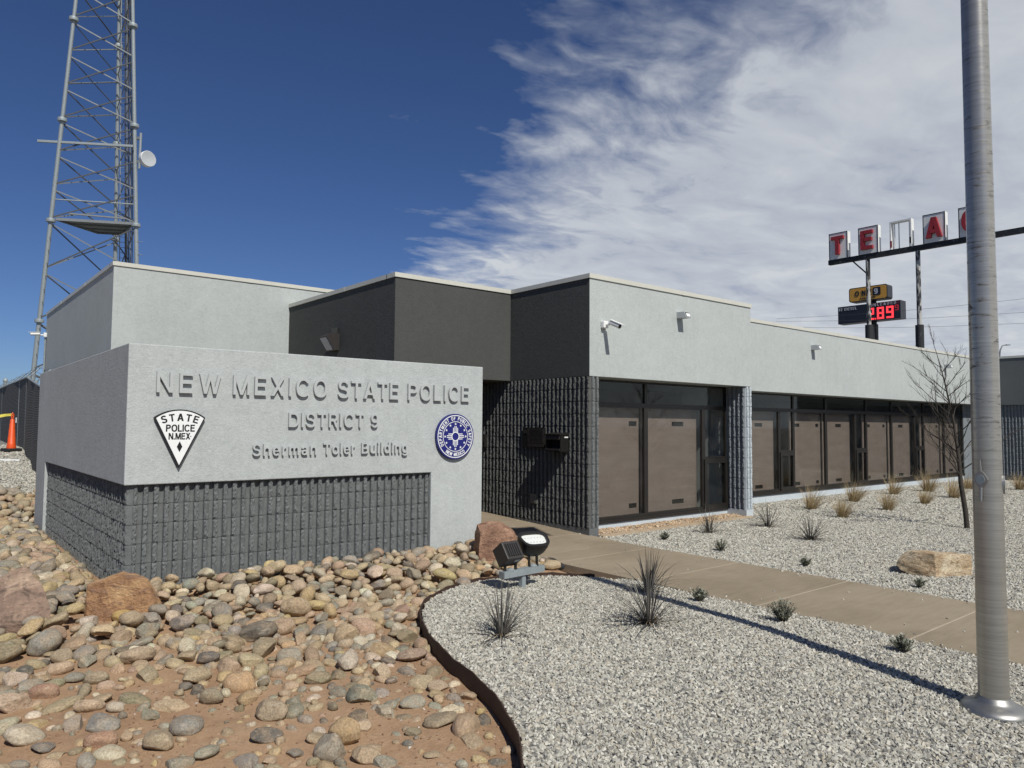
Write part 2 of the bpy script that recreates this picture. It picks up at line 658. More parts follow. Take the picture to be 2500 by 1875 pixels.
# brushed, handled aluminium of the flagpole
mm, N, b = new_mat('brushed_aluminium')
p = pos(N)
ringy = N.noise(N.mapping(p, scale=(1.5, 1.5, 85)), 1.0, 4, 0.6, 0.15)
smear = N.noise(N.mapping(p, scale=(7, 7, 34), rot=(0.05, 0.12, 0)), 1.0, 6, 0.66, 0.7)
zsep = N.n('ShaderNodeSeparateXYZ', inp={0: p}).outputs[2]
band = N.math('MULTIPLY', N.math('SUBTRACT', zsep, 1.35, clamp=True), 2.2, clamp=True)
band = N.math('MULTIPLY', band, N.math('SUBTRACT', 1.0, N.math('MULTIPLY', N.math('SUBTRACT', zsep, 2.9), 0.35, clamp=True), clamp=True))
mark = N.math('MULTIPLY', N.ramp(smear, [(0.55, 0.0), (0.66, 1.0)]), N.math('ADD', 0.12, N.math('MULTIPLY', band, 0.88)))
basec = N.ramp(ringy, [(0.3, (0.33, 0.315, 0.28)), (0.7, (0.45, 0.43, 0.385))])
setc(N, b, 'Base Color', N.mix(mark, basec, (0.10, 0.098, 0.09)))
b.inputs['Metallic'].default_value = 0.62
setc(N, b, 'Roughness', N.math('ADD', 0.30, N.math('MULTIPLY', mark, 0.3)))
add_bump(N, b, ringy, 0.07, 0.002)
M['alu'] = mm
M['alu_spun'] = plain('spun_aluminium', (0.34, 0.335, 0.315), 0.45, 0.85, 0.12, 5)

# old flaking sign pole
mm, N, b = new_mat('flaking_black_and_white_paint')
fl = N.ramp(N.noise(N.mapping(pos(N), scale=(3, 3, 0.9)), 2.4, 5, 0.65), [(0.46, 0.0), (0.56, 1.0)])
setc(N, b, 'Base Color', N.mix(fl, (0.02, 0.021, 0.024), (0.42, 0.41, 0.38)))
setc(N, b, 'Roughness', 0.7)
M['old_pole'] = mm
mm, N, b = new_mat('flaking_dark_beam_paint')
fl = N.ramp(N.noise(pos(N), 3.4, 5, 0.65), [(0.58, 0.0), (0.68, 1.0)])
setc(N, b, 'Base Color', N.mix(fl, (0.014, 0.016, 0.018), (0.11, 0.115, 0.12)))
setc(N, b, 'Roughness', 0.7)
M['old_beam'] = mm

# fence privacy screen
mm, N, b = new_mat('dark_woven_privacy_screen')
p = pos(N)
hb = N.n('ShaderNodeTexWave', wave_type='BANDS', bands_direction='Z', inp={'Vector': p, 'Scale': 7.5, 'Distortion': 2.6, 'Detail': 3.0, 'Detail Scale': 2.0})
setc(N, b, 'Base Color', N.mix(hb.outputs[1], (0.020, 0.020, 0.019), (0.095, 0.090, 0.083)))
setc(N, b, 'Roughness', 0.8)
add_bump(N, b, hb.outputs[1], 0.5, 0.02)
M['fence_screen'] = mm

# soil
mm, N, b = new_mat('red_brown_soil')
p = pos(N)
a1 = N.noise(p, 0.7, 5, 0.6)
a2 = N.noise(p, 6.0, 6, 0.65, 0.4)
a3 = N.noise(p, 55.0, 4, 0.7)
crack = N.n('ShaderNodeTexVoronoi', feature='DISTANCE_TO_EDGE', inp={'Vector': N.mix(0.12, p, N.n('ShaderNodeTexNoise', inp={'Vector': p, 'Scale': 9.0}).outputs[1]), 'Scale': 13.0})
ck = N.ramp(crack.outputs[0], [(0.0, 1.0), (0.035, 0.0)])
ck = N.math('MULTIPLY', ck, N.ramp(a2, [(0.5, 0.0), (0.6, 1.0)]))
f = N.math('ADD', N.math('MULTIPLY', a1, 0.3), N.math('ADD', N.math('MULTIPLY', a2, 0.4), N.math('MULTIPLY', a3, 0.3)))
c0 = N.ramp(f, [(0.32, (0.215, 0.130, 0.074)), (0.5, (0.350, 0.226, 0.136)), (0.68, (0.45, 0.310, 0.198))])
c0 = N.mix(N.math('MULTIPLY', ck, 0.4), c0, (0.09, 0.05, 0.03))
ps = N.n('ShaderNodeSeparateXYZ', inp={0: p})
yard = N.math('MULTIPLY', N.math('MULTIPLY', N.math('GREATER_THAN', ps.outputs[0], -5.0), N.math('LESS_THAN', ps.outputs[0], 6.62)), N.math('MULTIPLY', N.math('GREATER_THAN', ps.outputs[1], 0.5), N.math('LESS_THAN', ps.outputs[1], 17.2)))
lot = N.ramp(f, [(0.32, (0.13, 0.125, 0.115)), (0.68, (0.27, 0.26, 0.24))])
setc(N, b, 'Base Color', N.mix(yard, lot, c0))
setc(N, b, 'Roughness', 0.95)
b.inputs['Specular IOR Level'].default_value = 0.15
h = N.math('ADD', N.math('MULTIPLY', a2, 0.7), N.math('MULTIPLY', a3, 0.45))
h = N.math('SUBTRACT', h, N.math('MULTIPLY', ck, 0.15))
add_bump(N, b, h, 0.7, 0.02)
M['soil'] = mm

# concrete walk
mm, N, b = new_mat('tan_broom_concrete')
p = pos(N)
a1 = N.noise(p, 0.8, 5, 0.6, 0.5)
a2 = N.noise(N.mapping(p, scale=(1, 6, 1)), 3.0, 5, 0.65)
a3 = N.noise(p, 90, 3, 0.7)
f = N.math('ADD', N.math('MULTIPLY', a1, 0.5), N.math('ADD', N.math('MULTIPLY', a2, 0.3), N.math('MULTIPLY', a3, 0.2)))
c0 = N.ramp(f, [(0.33, (0.190, 0.150, 0.100)), (0.5, (0.262, 0.210, 0.143)), (0.67, (0.325, 0.266, 0.190))])
setc(N, b, 'Base Color', c0)
setc(N, b, 'Roughness', 0.88)
add_bump(N, b, N.math('ADD', a3, N.noise(N.mapping(p, scale=(4, 70, 1)), 3, 2)), 0.25, 0.003)
M['concrete'] = mm
M['joint'] = plain('pale_joint_filler', (0.42, 0.36, 0.28), 0.9, 0, 0.15, 20)
M['curb'] = plain('tan_curb_concrete', (0.40, 0.31, 0.21), 0.9, 0, 0.15, 6, 0.3, 60)

# gravel chips: colour by individual
def chip_mat(name, stops):
    m_, N_, b_ = new_mat(name)
    oi = N_.n('ShaderNodeObjectInfo')
    c_ = N_.ramp(oi.outputs['Random'], stops)
    nn = N_.noise(pos(N_), 60, 3, 0.6)
    setc(N_, b_, 'Base Color', N_.mix(1.0, c_, N_.ramp(nn, [(0.3, 0.78), (0.7, 1.0)]), 'MULTIPLY'))
    setc(N_, b_, 'Roughness', 0.85)
    b_.inputs['Specular IOR Level'].default_value = 0.25
    return m_


M['chip'] = chip_mat('grey_crushed_stone', [(0.0, (0.19, 0.183, 0.163)), (0.16, (0.34, 0.328, 0.288)), (0.36, (0.47, 0.452, 0.392)), (0.58, (0.585, 0.563, 0.485)), (0.74, (0.36, 0.335, 0.275)), (0.86, (0.48, 0.43, 0.335)), (1.0, (0.67, 0.65, 0.575))])
M['chip_tan'] = chip_mat('tan_pebble_stone', [(0.0, (0.30, 0.19, 0.11)), (0.3, (0.50, 0.34, 0.20)), (0.6, (0.58, 0.45, 0.30)), (0.8, (0.30, 0.24, 0.18)), (1.0, (0.66, 0.54, 0.40))])
M['clod'] = chip_mat('soil_crumb', [(0.0, (0.16, 0.09, 0.055)), (0.6, (0.30, 0.185, 0.115)), (0.92, (0.36, 0.24, 0.16)), (1.0, (0.60, 0.56, 0.50))])

mm, N, b = new_mat('gravel_bed_fines')
p = pos(N)
vo = N.n('ShaderNodeTexVoronoi', inp={'Vector': p, 'Scale': 42.0})
vc = N.n('ShaderNodeSeparateColor', inp={0: vo.outputs['Color']})
c0 = N.ramp(vc.outputs[0], [(0.0, (0.20, 0.19, 0.17)), (0.5, (0.36, 0.345, 0.305)), (1.0, (0.54, 0.52, 0.46))])
setc(N, b, 'Base Color', N.mix(N.ramp(vo.outputs['Distance'], [(0.25, 0.0), (0.7, 0.85)]), c0, (0.10, 0.095, 0.088)))
setc(N, b, 'Roughness', 0.95)
add_bump(N, b, N.math('SUBTRACT', 1.0, vo.outputs['Distance']), 0.9, 0.02)
M['fines'] = mm

# river cobbles: tint per stone comes from a colour attribute / object colour
def cobble_mat(name, by_object):
    m_, N_, b_ = new_mat(name)
    if by_object:
        src = N_.n('ShaderNodeObjectInfo').outputs['Color']
        co = N_.n('ShaderNodeTexCoord').outputs['Object']
        rnd = N_.n('ShaderNodeObjectInfo').outputs['Random']
        off = N_.n('ShaderNodeCombineXYZ', inp={0: N_.math('MULTIPLY', rnd, 37.0), 1: N_.math('MULTIPLY', rnd, 91.0), 2: rnd}).outputs[0]
        vec = N_.n('ShaderNodeVectorMath', operation='ADD', inp={0: co, 1: off}).outputs[0]
        k = 1.0
    else:
        src = N_.n('ShaderNodeVertexColor', layer_name='tint').outputs[0]
        vec = pos(N_)
        k = 8.0
    n1 = N_.noise(vec, 1.6 * k, 5, 0.6, 0.6)
    n2 = N_.noise(vec, 9.0 * k, 5, 0.7)
    n3 = N_.noise(N_.mapping(vec, scale=(1, 1, 4.5), rot=(0.5, 0.3, 0)), 1.5 * k, 3, 0.6, 0.4)
    c1 = N_.mix(N_.ramp(n1, [(0.35, 0.0), (0.68, 0.62)]), src, (0.345, 0.25, 0.158))
    c1 = N_.mix(N_.ramp(n3, [(0.58, 0.0), (0.68, 0.35)]), c1, (0.55, 0.46, 0.35))
    c1 = N_.mix(1.0, c1, N_.ramp(n2, [(0.28, 0.48), (0.5, 0.92), (0.72, 1.32)]), 'MULTIPLY')
    setc(N_, b_, 'Base Color', c1)
    setc(N_, b_, 'Roughness', 0.78)
    b_.inputs['Specular IOR Level'].default_value = 0.3
    add_bump(N_, b_, N_.math('ADD', n2, N_.math('MULTIPLY', n1, 1.5)), 0.6, 0.012 if by_object else 0.009)
    return m_


M['cobble'] = cobble_mat('river_cobble', True)
M['cobble_j'] = cobble_mat('river_cobble_heap', False)


def rock_mat(name, c_lo, c_mid, c_hi, stain, sc=3.0):
    m_, N_, b_ = new_mat(name)
    v = pos(N_)
    n1 = N_.noise(v, sc, 6, 0.62, 0.8)
    n2 = N_.noise(v, sc * 9, 5, 0.7)
    st = N_.noise(N_.mapping(v, scale=(1, 1, 2.2)), sc * 1.8, 5, 0.65, 1.0)
    c1 = N_.ramp(n1, [(0.32, c_lo), (0.5, c_mid), (0.68, c_hi)])
    c1 = N_.mix(N_.ramp(st, [(0.54, 0.0), (0.66, 0.85)]), c1, stain)
    c1 = N_.mix(1.0, c1, N_.ramp(n2, [(0.3, 0.68), (0.7, 1.12)]), 'MULTIPLY')
    setc(N_, b_, 'Base Color', c1)
    setc(N_, b_, 'Roughness', 0.9)
    b_.inputs['Specular IOR Level'].default_value = 0.2
    add_bump(N_, b_, N_.math('ADD', n2, N_.math('MULTIPLY', st, 1.6)), 0.7, 0.03)
    return m_


M['rock_ochre'] = rock_mat('ochre_sandstone', (0.27, 0.145, 0.08), (0.46, 0.27, 0.14), (0.58, 0.38, 0.20), (0.26, 0.16, 0.115), 4.0)
M['rock_pink'] = rock_mat('pinkish_brown_sandstone', (0.20, 0.14, 0.11), (0.31, 0.215, 0.16), (0.50, 0.37, 0.27), (0.13, 0.095, 0.075), 3.0)
M['rock_red'] = rock_mat('red_brown_sandstone', (0.22, 0.125, 0.085), (0.33, 0.195, 0.130), (0.46, 0.285, 0.19), (0.16, 0.085, 0.06), 4.0)
M['rock_pale'] = rock_mat('pale_yellow_sandstone', (0.42, 0.28, 0.16), (0.56, 0.44, 0.29), (0.70, 0.60, 0.43), (0.27, 0.16, 0.085), 3.6)


def leaf_mat(name, lo, hi, tip=None):
    m_, N_, b_ = new_mat(name)
    n1 = N_.noise(pos(N_), 30, 3, 0.6)
    geo = N_.n('ShaderNodeNewGeometry')
    f = N_.math('ADD', N_.math('MULTIPLY', n1, 0.4), N_.math('MULTIPLY', geo.outputs['Random Per Island'], 0.6))
    setc(N_, b_, 'Base Color', N_.ramp(f, [(0.2, lo), (0.8, hi)]))
    setc(N_, b_, 'Roughness', 0.6)
    return m_


M['yucca'] = leaf_mat('grey_purple_yucca_leaf', (0.060, 0.054, 0.050), (0.150, 0.140, 0.115))
M['yucca_dead'] = leaf_mat('dry_yucca_leaf', (0.22, 0.16, 0.10), (0.40, 0.31, 0.20))
M['straw'] = leaf_mat('straw_grass_blade', (0.26, 0.18, 0.085), (0.50, 0.385, 0.20))
M['sage'] = leaf_mat('grey_green_shrub_leaf', (0.16, 0.168, 0.125), (0.33, 0.34, 0.26))
M['twig'] = leaf_mat('dry_brown_twig', (0.07, 0.05, 0.035), (0.15, 0.11, 0.075))
M['bark'] = plain('dark_grey_bark', (0.058, 0.050, 0.042), 0.9, 0, 0.4, 22, 0.7, 60, 0.2, 0.008)

# ------------------------------------------------------------------ letter shapes: grotesque capitals and lower case drawn from strokes
def glyph_parts(ch, t):
    """returns (width, pieces); a piece is ('p', polygon) or ('r', outer points, inner points, closed); cap height 1"""
    h = t * 0.90
    d = t * 1.14
    P = []

    def rect(x0, x1, y0, y1):
        P.append(('p', [(x0, y0), (x1, y0), (x1, y1), (x0, y1)]))

    def diag(xa, ya, xb, yb, w=None):
        w = w or d
        P.append(('p', [(xa - w / 2, ya), (xa + w / 2, ya), (xb + w / 2, yb), (xb - w / 2, yb)]))

    def arc(cx, cy, rx, ry, a0, a1, tx=None, ty=None, pw=2.25):
        tx, ty = tx or t, ty or h
        n = max(6, int(abs(a1 - a0) / 12))
        O, I = [], []
        for k in range(n + 1):
            a = math.radians(a0 + (a1 - a0) * k / n)
            c, s_ = math.cos(a), math.sin(a)
            e = (abs(c) ** pw + abs(s_) ** pw) ** (-1 / pw)
            O.append((cx + rx * e * c, cy + ry * e * s_))
            I.append((cx + (rx - tx) * e * c, cy + (ry - ty) * e * s_))
        P.append(('r', O, I, abs(a1 - a0) >= 359.9))

    w = 0.7
    if ch == 'I' or ch == 'l':
        w = t
        rect(0, t, 0, 1)
    elif ch == 'i':
        w = t
        rect(0, t, 0, 0.74)
        rect(0, t, 0.85, 1.0)
    elif ch == '.':
        w = t
        rect(0, t, 0, h)
    elif ch in 'HN':
        w = 0.74
        rect(0, t, 0, 1)
        rect(w - t, w, 0, 1)
        if ch == 'N':
            diag(t * 0.62, 1, w - t * 0.62, 0)
        else:
            rect(t, w - t, 0.5 - h / 2, 0.5 + h / 2)
    elif ch in 'EFL':
        w = {'E': 0.62, 'F': 0.58, 'L': 0.56}[ch]
        rect(0, t, 0, 1)
        if ch != 'F':
            rect(t, w, 0, h)
        if ch != 'L':
            rect(t, w, 1 - h, 1)
            rect(t, w - 0.05, 0.53 - h / 2, 0.53 + h / 2)
    elif ch == 'W':
        w = 1.06
        e = d * 0.90
        for xa, xb in ((e / 2, 0.30), (w / 2, 0.30), (w / 2, w - 0.30), (w - e / 2, w - 0.30)):
            diag(xa, 1, xb, 0, e)
    elif ch == 'M':
        w = 0.86
        rect(0, t, 0, 1)
        rect(w - t, w, 0, 1)
        diag(t * 0.75, 1, w / 2, 0, t)
        diag(w - t * 0.75, 1, w / 2, 0, t)
    elif ch == 'X':
        w = 0.74
        diag(d * 0.56, 0, w - d * 0.62, 1)
        diag(w - d * 0.56, 0, d * 0.62, 1)
    elif ch == 'Y':
        w = 0.72
        rect(w / 2 - t / 2, w / 2 + t / 2, 0, 0.45)
        diag(d / 2, 1, w / 2, 0.40)
        diag(w - d / 2, 1, w / 2, 0.40)
    elif ch == 'A':
        w = 0.78
        diag(d * 0.52, 0, w / 2 - 0.01, 1)
        diag(w - d * 0.52, 0, w / 2 + 0.01, 1)
        rect(0.2, w - 0.2, 0.22, 0.22 + h)
    elif ch == 'T':
        w = 0.66
        rect(0, w, 1 - h, 1)
        rect(w / 2 - t / 2, w / 2 + t / 2, 0, 1 - h)
    elif ch == 'O':
        w = 0.80
        arc(w / 2, 0.5, w / 2, 0.515, 0, 360)
    elif ch == 'C':
        w = 0.76
        arc(0.40, 0.5, 0.40, 0.515, 38, 322)
    elif ch == 'D':
        w = 0.73
        rect(0, t, 0, 1)
        rect(t, 0.32, 0, h)
        rect(t, 0.32, 1 - h, 1)
        arc(0.32, 0.5, w - 0.32, 0.5, -90, 90)
    elif ch in 'PR':
        w = 0.66
        rect(0, t, 0, 1)
        rect(t, 0.36, 1 - h, 1)
        rect(t, 0.36, 0.42, 0.42 + h)
        arc(0.36, 0.71, 0.29, 0.29, -90, 90)
        if ch == 'R':
            diag(w - d * 0.45, 0, 0.40, 0.43)
    elif ch == 'B':
        w = 0.68
        rect(0, t, 0, 1)
        for y0 in (0, 0.5 - h / 2, 1 - h):
            rect(t, 0.38, y0, y0 + h)
        arc(0.38, 0.5 + (0.5 - h / 2) / 2 + h / 4, 0.26, (0.5 + h / 2) / 2, -90, 90)
        arc(0.38, (0.5 + h / 2) / 2, 0.30, (0.5 + h / 2) / 2, -90, 90)
    elif ch == 'U':
        w = 0.72
        rect(0, t, 0.36, 1)
        rect(w - t, w, 0.36, 1)
        arc(w / 2, 0.36, w / 2, 0.37, 180, 360)
    elif ch == 'S':
        w = 0.68
        arc(0.335, 0.735, 0.315, 0.28, 18, 270)
        arc(0.335, 0.275, 0.335, 0.29, 90, -165)
    elif ch == '9':
        w = 0.60
        arc(0.30, 0.675, 0.30, 0.335, 0, 360)
        rect(w - t, w, 0.32, 0.68)
        arc(0.30, 0.32, 0.30, 0.335, 0, -152)
    elif ch == '2':
        w = 0.60
        arc(0.30, 0.69, 0.30, 0.32, 172, -28)
        diag(0.12, h * 0.9, 0.46, 0.58)
        rect(0, w, 0, h)
    elif ch == '#':
        w = 0.66
        diag(0.17, 0, 0.27, 1, t * 0.7)
        diag(0.41, 0, 0.51, 1, t * 0.7)
        rect(0, w, 0.28, 0.28 + h * 0.7)
        rect(0, w, 0.62, 0.62 + h * 0.7)
    elif ch in 'hn':
        w = 0.58
        rect(0, t, 0, 1 if ch == 'h' else 0.74)
        arc(w / 2, 0.44, w / 2, 0.31, 0, 165)
        rect(w - t, w, 0, 0.45)
    elif ch == 'm':
        w = 0.90
        rect(0, t, 0, 0.74)
        for c0 in (0.45 / 2 + t / 4, 0.90 - 0.45 / 2 - t / 4):
            rx = 0.45 / 2 + t / 4
            arc(c0, 0.46, rx, 0.29, 0, 165)
            rect(c0 + rx - t, c0 + rx, 0, 0.47)
    elif ch == 'r':
        w = 0.37
        rect(0, t, 0, 0.74)
        arc(0.30, 0.42, 0.30, 0.33, 75, 170)
    elif ch == 'u':
        w = 0.58
        rect(w - t, w, 0, 0.74)
        rect(0, t, 0.30, 0.74)
        arc(w / 2, 0.30, w / 2, 0.31, 180, 345)
    elif ch == 'o':
        w = 0.62
        arc(w / 2, 0.37, w / 2, 0.385, 0, 360)
    elif ch == 'e':
        w = 0.60
        arc(w / 2, 0.37, w / 2, 0.385, 0, 322)
        rect(0.06, w - 0.004, 0.33, 0.33 + h * 0.8)
    elif ch == 'a':
        w = 0.58
        arc(0.27, 0.22, 0.27, 0.235, 0, 360)
        rect(w - t - 0.02, w - 0.02, 0, 0.5)
        arc(0.29, 0.48, 0.27, 0.27, 0, 162)
    elif ch in 'dg':
        w = 0.61
        arc(0.29, 0.37, 0.29, 0.385, 0, 360)
        if ch == 'd':
            rect(w - t, w, 0, 1)
        else:
            rect(w - t, w, -0.04, 0.74)
            arc(w / 2, -0.03, w / 2, 0.25, 0, -155)
    return w, P


_gl = {}


def glyph(ch, bold=0.0, ext=0.02):
    key = (ch, round(bold, 4))
    if key in _gl:
        return _gl[key]
    w, P = glyph_parts(ch, 0.14 + 1.6 * bold)
    mb_ = MB()
    for k, pc in enumerate(P):
        zf_ = 0.5 + 0.02 * k
        if pc[0] == 'p':
            pl_ = pc[1]
            n = len(pl_)
            mb_.add([(x, y, -0.5) for x, y in pl_] + [(x, y, zf_) for x, y in pl_],
                    [tuple(range(n))[::-1], tuple(range(n, 2 * n))] + [(i, (i + 1) % n, n + (i + 1) % n, n + i) for i in range(n)])
        else:
            O, I, closed = pc[1:]
            n = len(O)
            V = [(x, y, z) for pts_, z in ((O, -0.5), (O, zf_), (I, zf_), (I, -0.5)) for x, y in pts_]
            Fs = [(j * n + i, j * n + i + 1, ((j + 1) % 4) * n + i + 1, ((j + 1) % 4) * n + i) for j in range(4) for i in range(n - 1)]
            if not closed:
                Fs += [(0, n, 2 * n, 3 * n), (4 * n - 1, 3 * n - 1, 2 * n - 1, n - 1)]
            mb_.add(V, Fs)
    me_ = mb_.mesh('letter', [])
    xs = [v[0] for v in mb_.v]
    _gl[key] = (me_, w, 0.0, 1.0)
    return _gl[key]


_glm = {}


def glyph_mesh(ch, bold, mat):
    key = (ch, round(bold, 4), mat.name)
    if key not in _glm:
        me_ = glyph(ch, bold)[0].copy()
        me_.materials.clear()
        me_.materials.append(mat)
        _glm[key] = me_
    return _glm[key]


def cap_h(bold):
    return 1.0


def write(word, frame, a0, a1, b0, cap, mat, parent, thick=0.03, bold=0.02, name='letter', widen=1.0):
    """letters of one word between a0 and a1 on a plane; frame=(origin, ex, ey, normal)"""
    O, ex, ey, nn = [Vector(v) for v in frame]
    s = cap / cap_h(bold)
    ws = [glyph(c, bold)[1] * s * widen for c in word]
    tot = sum(ws)
    gap = (a1 - a0 - tot) / max(1, len(word) - 1)
    if gap < 0.05 * cap:
        k = (a1 - a0 - 0.07 * cap * (len(word) - 1)) / tot
        ws = [w * k for w in ws]
        widen *= k
        gap = 0.07 * cap
    off = root_offset(parent)
    a = a0
    out = []
    base_y = -glyph('H', bold)[2] * s
    for c, w in zip(word, ws):
        m4 = Matrix.Identity(4)
        m4.col[0][:3] = ex
        m4.col[1][:3] = ey
        m4.col[2][:3] = nn
        q = O + ex * a + ey * (b0 + base_y) + nn * (thick / 2) - off
        o = link(name, glyph_mesh(c, bold, mat), parent)
        o.matrix_local = Matrix.Translation(q) @ m4 @ Matrix.Diagonal((s * widen, s, thick, 1))
        out.append(o)
        a += w + gap
    return out


def write_polar(word, centre, ex, ey, nn, radius, ang0, ang1, cap, mat, parent, thick=0.004, bold=0.02, inward=False, squash=0.9, name='letter'):
    """letters along an arc; angles in degrees, counter-clockwise from ex; radius is the base line"""
    s = cap / cap_h(bold)
    centre, ex, ey, nn = Vector(centre), Vector(ex), Vector(ey), Vector(nn)
    off = root_offset(parent)
    ws = [(glyph(c, bold)[1] * s * squash if c != ' ' else cap * 0.42) for c in word]
    tot = sum(ws)
    span = math.radians(abs(ang1 - ang0)) * radius
    gap = (span - tot) / max(1, len(word) - 1)
    sgn = -1 if ang1 < ang0 else 1
    run = 0.0
    for c, w in zip(word, ws):
        mid = run + w / 2
        run += w + gap
        if c == ' ':
            continue
        a = math.radians(ang0) + sgn * mid / radius
        rad = ex * math.cos(a) + ey * math.sin(a)
        tang = (-ex * math.sin(a) + ey * math.cos(a)) * sgn
        upv = rad if not inward else -rad
        m4 = Matrix.Identity(4)
        m4.col[0][:3] = tang
        m4.col[1][:3] = upv
        m4.col[2][:3] = nn
        q = centre + rad * radius - tang * w / 2 - upv * (glyph('H', bold)[2] * s) + nn * (thick / 2) - off
        o = link(name, glyph_mesh(c, bold, mat), parent)
        o.matrix_local = Matrix.Translation(q) @ m4 @ Matrix.Diagonal((s * squash, s, thick, 1))


# ================================================================== SETTING
def axis(parts):
    out = []
    for a, b_, st in parts:
        n = max(1, int(round((b_ - a) / st)))
        out += [a + (b_ - a) * i / n for i in range(n)]
    out.append(parts[-1][1])
    return out


gx = axis([(-600, -60, 90), (-60, -10, 8), (-10, -2.2, 0.6), (-2.2, 6.0, 0.055), (6.0, 9, 0.3), (9, 40, 3), (40, 900, 90)])
gy = axis([(-300, -20, 60), (-20, 0, 2), (0, 2.2, 0.25), (2.2, 8.4, 0.055), (8.4, 14, 0.3), (14, 26, 0.4), (26, 70, 4), (70, 900, 90)])
gv = [(x, y, zt(x, y)) for y in gy for x in gx]
nx = len(gx)
gf = [(j * nx + i, j * nx + i + 1, (j + 1) * nx + i + 1, (j + 1) * nx + i) for j in range(len(gy) - 1) for i in range(nx - 1)]
me = bpy.data.meshes.new('ground')
me.from_pydata(gv, [], gf)
me.materials.append(M['soil'])
me.polygons.foreach_set('use_smooth', [True] * len(me.polygons))
tag(link('ground', me), 'bare red brown soil between the cobbles', kind='structure')


# gravel scatter by geometry nodes
def gravel_nodes(name, chip, seed, subdiv=1, flat=0.6, keep=True):
    g = bpy.data.node_groups.new(name, 'GeometryNodeTree')
    g.interface.new_socket('Geometry', in_out='INPUT', socket_type='NodeSocketGeometry')
    g.interface.new_socket('Geometry', in_out='OUTPUT', socket_type='NodeSocketGeometry')
    L = g.links.new
    nd = g.nodes.new
    gi, go = nd('NodeGroupInput'), nd('NodeGroupOutput')
    da, sa = nd('GeometryNodeInputNamedAttribute'), nd('GeometryNodeInputNamedAttribute')
    da.data_type = sa.data_type = 'FLOAT'
    da.inputs['Name'].default_value = 'dens'
    sa.inputs['Name'].default_value = 'size'
    dp = nd('GeometryNodeDistributePointsOnFaces')
    dp.distribute_method = 'RANDOM'
    L(gi.outputs[0], dp.inputs['Mesh'])
    L(da.outputs[0], dp.inputs['Density'])
    dp.inputs['Seed'].default_value = seed
    join = nd('GeometryNodeJoinGeometry')
    for k in range(4):
        ico = nd('GeometryNodeMeshIcoSphere')
        ico.inputs['Radius'].default_value = 1.0
        ico.inputs['Subdivisions'].default_value = subdiv
        rv = nd('FunctionNodeRandomValue')
        rv.data_type = 'FLOAT_VECTOR'
        rv.inputs[0].default_value = (-0.42, -0.42, -0.42)
        rv.inputs[1].default_value = (0.42, 0.42, 0.42)
        rv.inputs['Seed'].default_value = seed * 10 + k
        sp = nd('GeometryNodeSetPosition')
        L(ico.outputs['Mesh'], sp.inputs['Geometry'])
        L(rv.outputs[0], sp.inputs['Offset'])
        smt = nd('GeometryNodeSetMaterial')
        smt.inputs['Material'].default_value = chip
        L(sp.outputs[0], smt.inputs['Geometry'])
        ti = nd('GeometryNodeGeometryToInstance')
        L(smt.outputs[0], ti.inputs[0])
        L(ti.outputs[0], join.inputs[0])
    ip = nd('GeometryNodeInstanceOnPoints')
    L(dp.outputs['Points'], ip.inputs['Points'])
    L(join.outputs[0], ip.inputs['Instance'])
    ip.inputs['Pick Instance'].default_value = True
    rr = nd('FunctionNodeRandomValue')
    rr.data_type = 'FLOAT_VECTOR'
    rr.inputs[0].default_value = (-1.0, -1.0, 0)
    rr.inputs[1].default_value = (1.0, 1.0, 6.283)
    rr.inputs['Seed'].default_value = seed + 1
    L(rr.outputs[0], ip.inputs['Rotation'])
    rs = nd('FunctionNodeRandomValue')
    rs.data_type = 'FLOAT_VECTOR'
    rs.inputs[0].default_value = (0.55, 0.5, flat * 0.6)
    rs.inputs[1].default_value = (1.45, 1.0, flat * 1.2)
    rs.inputs['Seed'].default_value = seed + 2
    sc_ = nd('ShaderNodeVectorMath')
    sc_.operation = 'SCALE'
    L(rs.outputs[0], sc_.inputs[0])
    L(sa.outputs[0], sc_.inputs['Scale'])
    L(sc_.outputs[0], ip.inputs['Scale'])
    jo = nd('GeometryNodeJoinGeometry')
    if keep:
        L(gi.outputs[0], jo.inputs[0])
    L(ip.outputs[0], jo.inputs[0])
    L(jo.outputs[0], go.inputs[0])
    return g


def gravel_sheet(name, label, rows, base_mat, chip, seed, dens_fn, size_fn, flat=0.6, keep=True):
    """rows: list of lists of points"""
    vs_, fs, n = [], [], len(rows[0])
    for r in rows:
        vs_ += r
    for j in range(len(rows) - 1):
        for i in range(n - 1):
            fs.append((j * n + i, j * n + i + 1, (j + 1) * n + i + 1, (j + 1) * n + i))
    me_ = bpy.data.meshes.new(name)
    me_.from_pydata(vs_, [], fs)
    me_.materials.append(base_mat)
    for nm, fn in (('dens', dens_fn), ('size', size_fn)):
        at = me_.attributes.new(nm, 'FLOAT', 'POINT')
        at.data.foreach_set('value', [fn(*v[:2]) for v in vs_])
    me_.polygons.foreach_set('use_smooth', [True] * len(me_.polygons))
    o = link(name, me_)
    md = o.modifiers.new('chips', 'NODES')
    md.node_group = gravel_nodes(name + '_chips', chip, seed, 1, flat, keep)
    tag(o, label, 'gravel', kind='stuff')
    return o


def bumpy(x, y, a=0.012):
    return a * (vnoise(x * 2.3 + 40, y * 2.3) - 0.5) + a * 0.6 * (vnoise(x * 7.1, y * 7.1 + 11) - 0.5)


rows = []
for y in axis([(-2.0, 1.0, 0.4), (1.0, 6.8, 0.08)]):
    xl, xr = edge_left(y) + 0.022, edge_right(y) - (0.02 if y > 6.1 else 0.0)
    if xr - xl < 0.05:
        continue
    rows.append([(xl + (xr - xl) * i / 46, y, crown(xl + (xr - xl) * i / 46, y) - 0.012 + bumpy(xl + (xr - xl) * i / 46, y)) for i in range(47)])


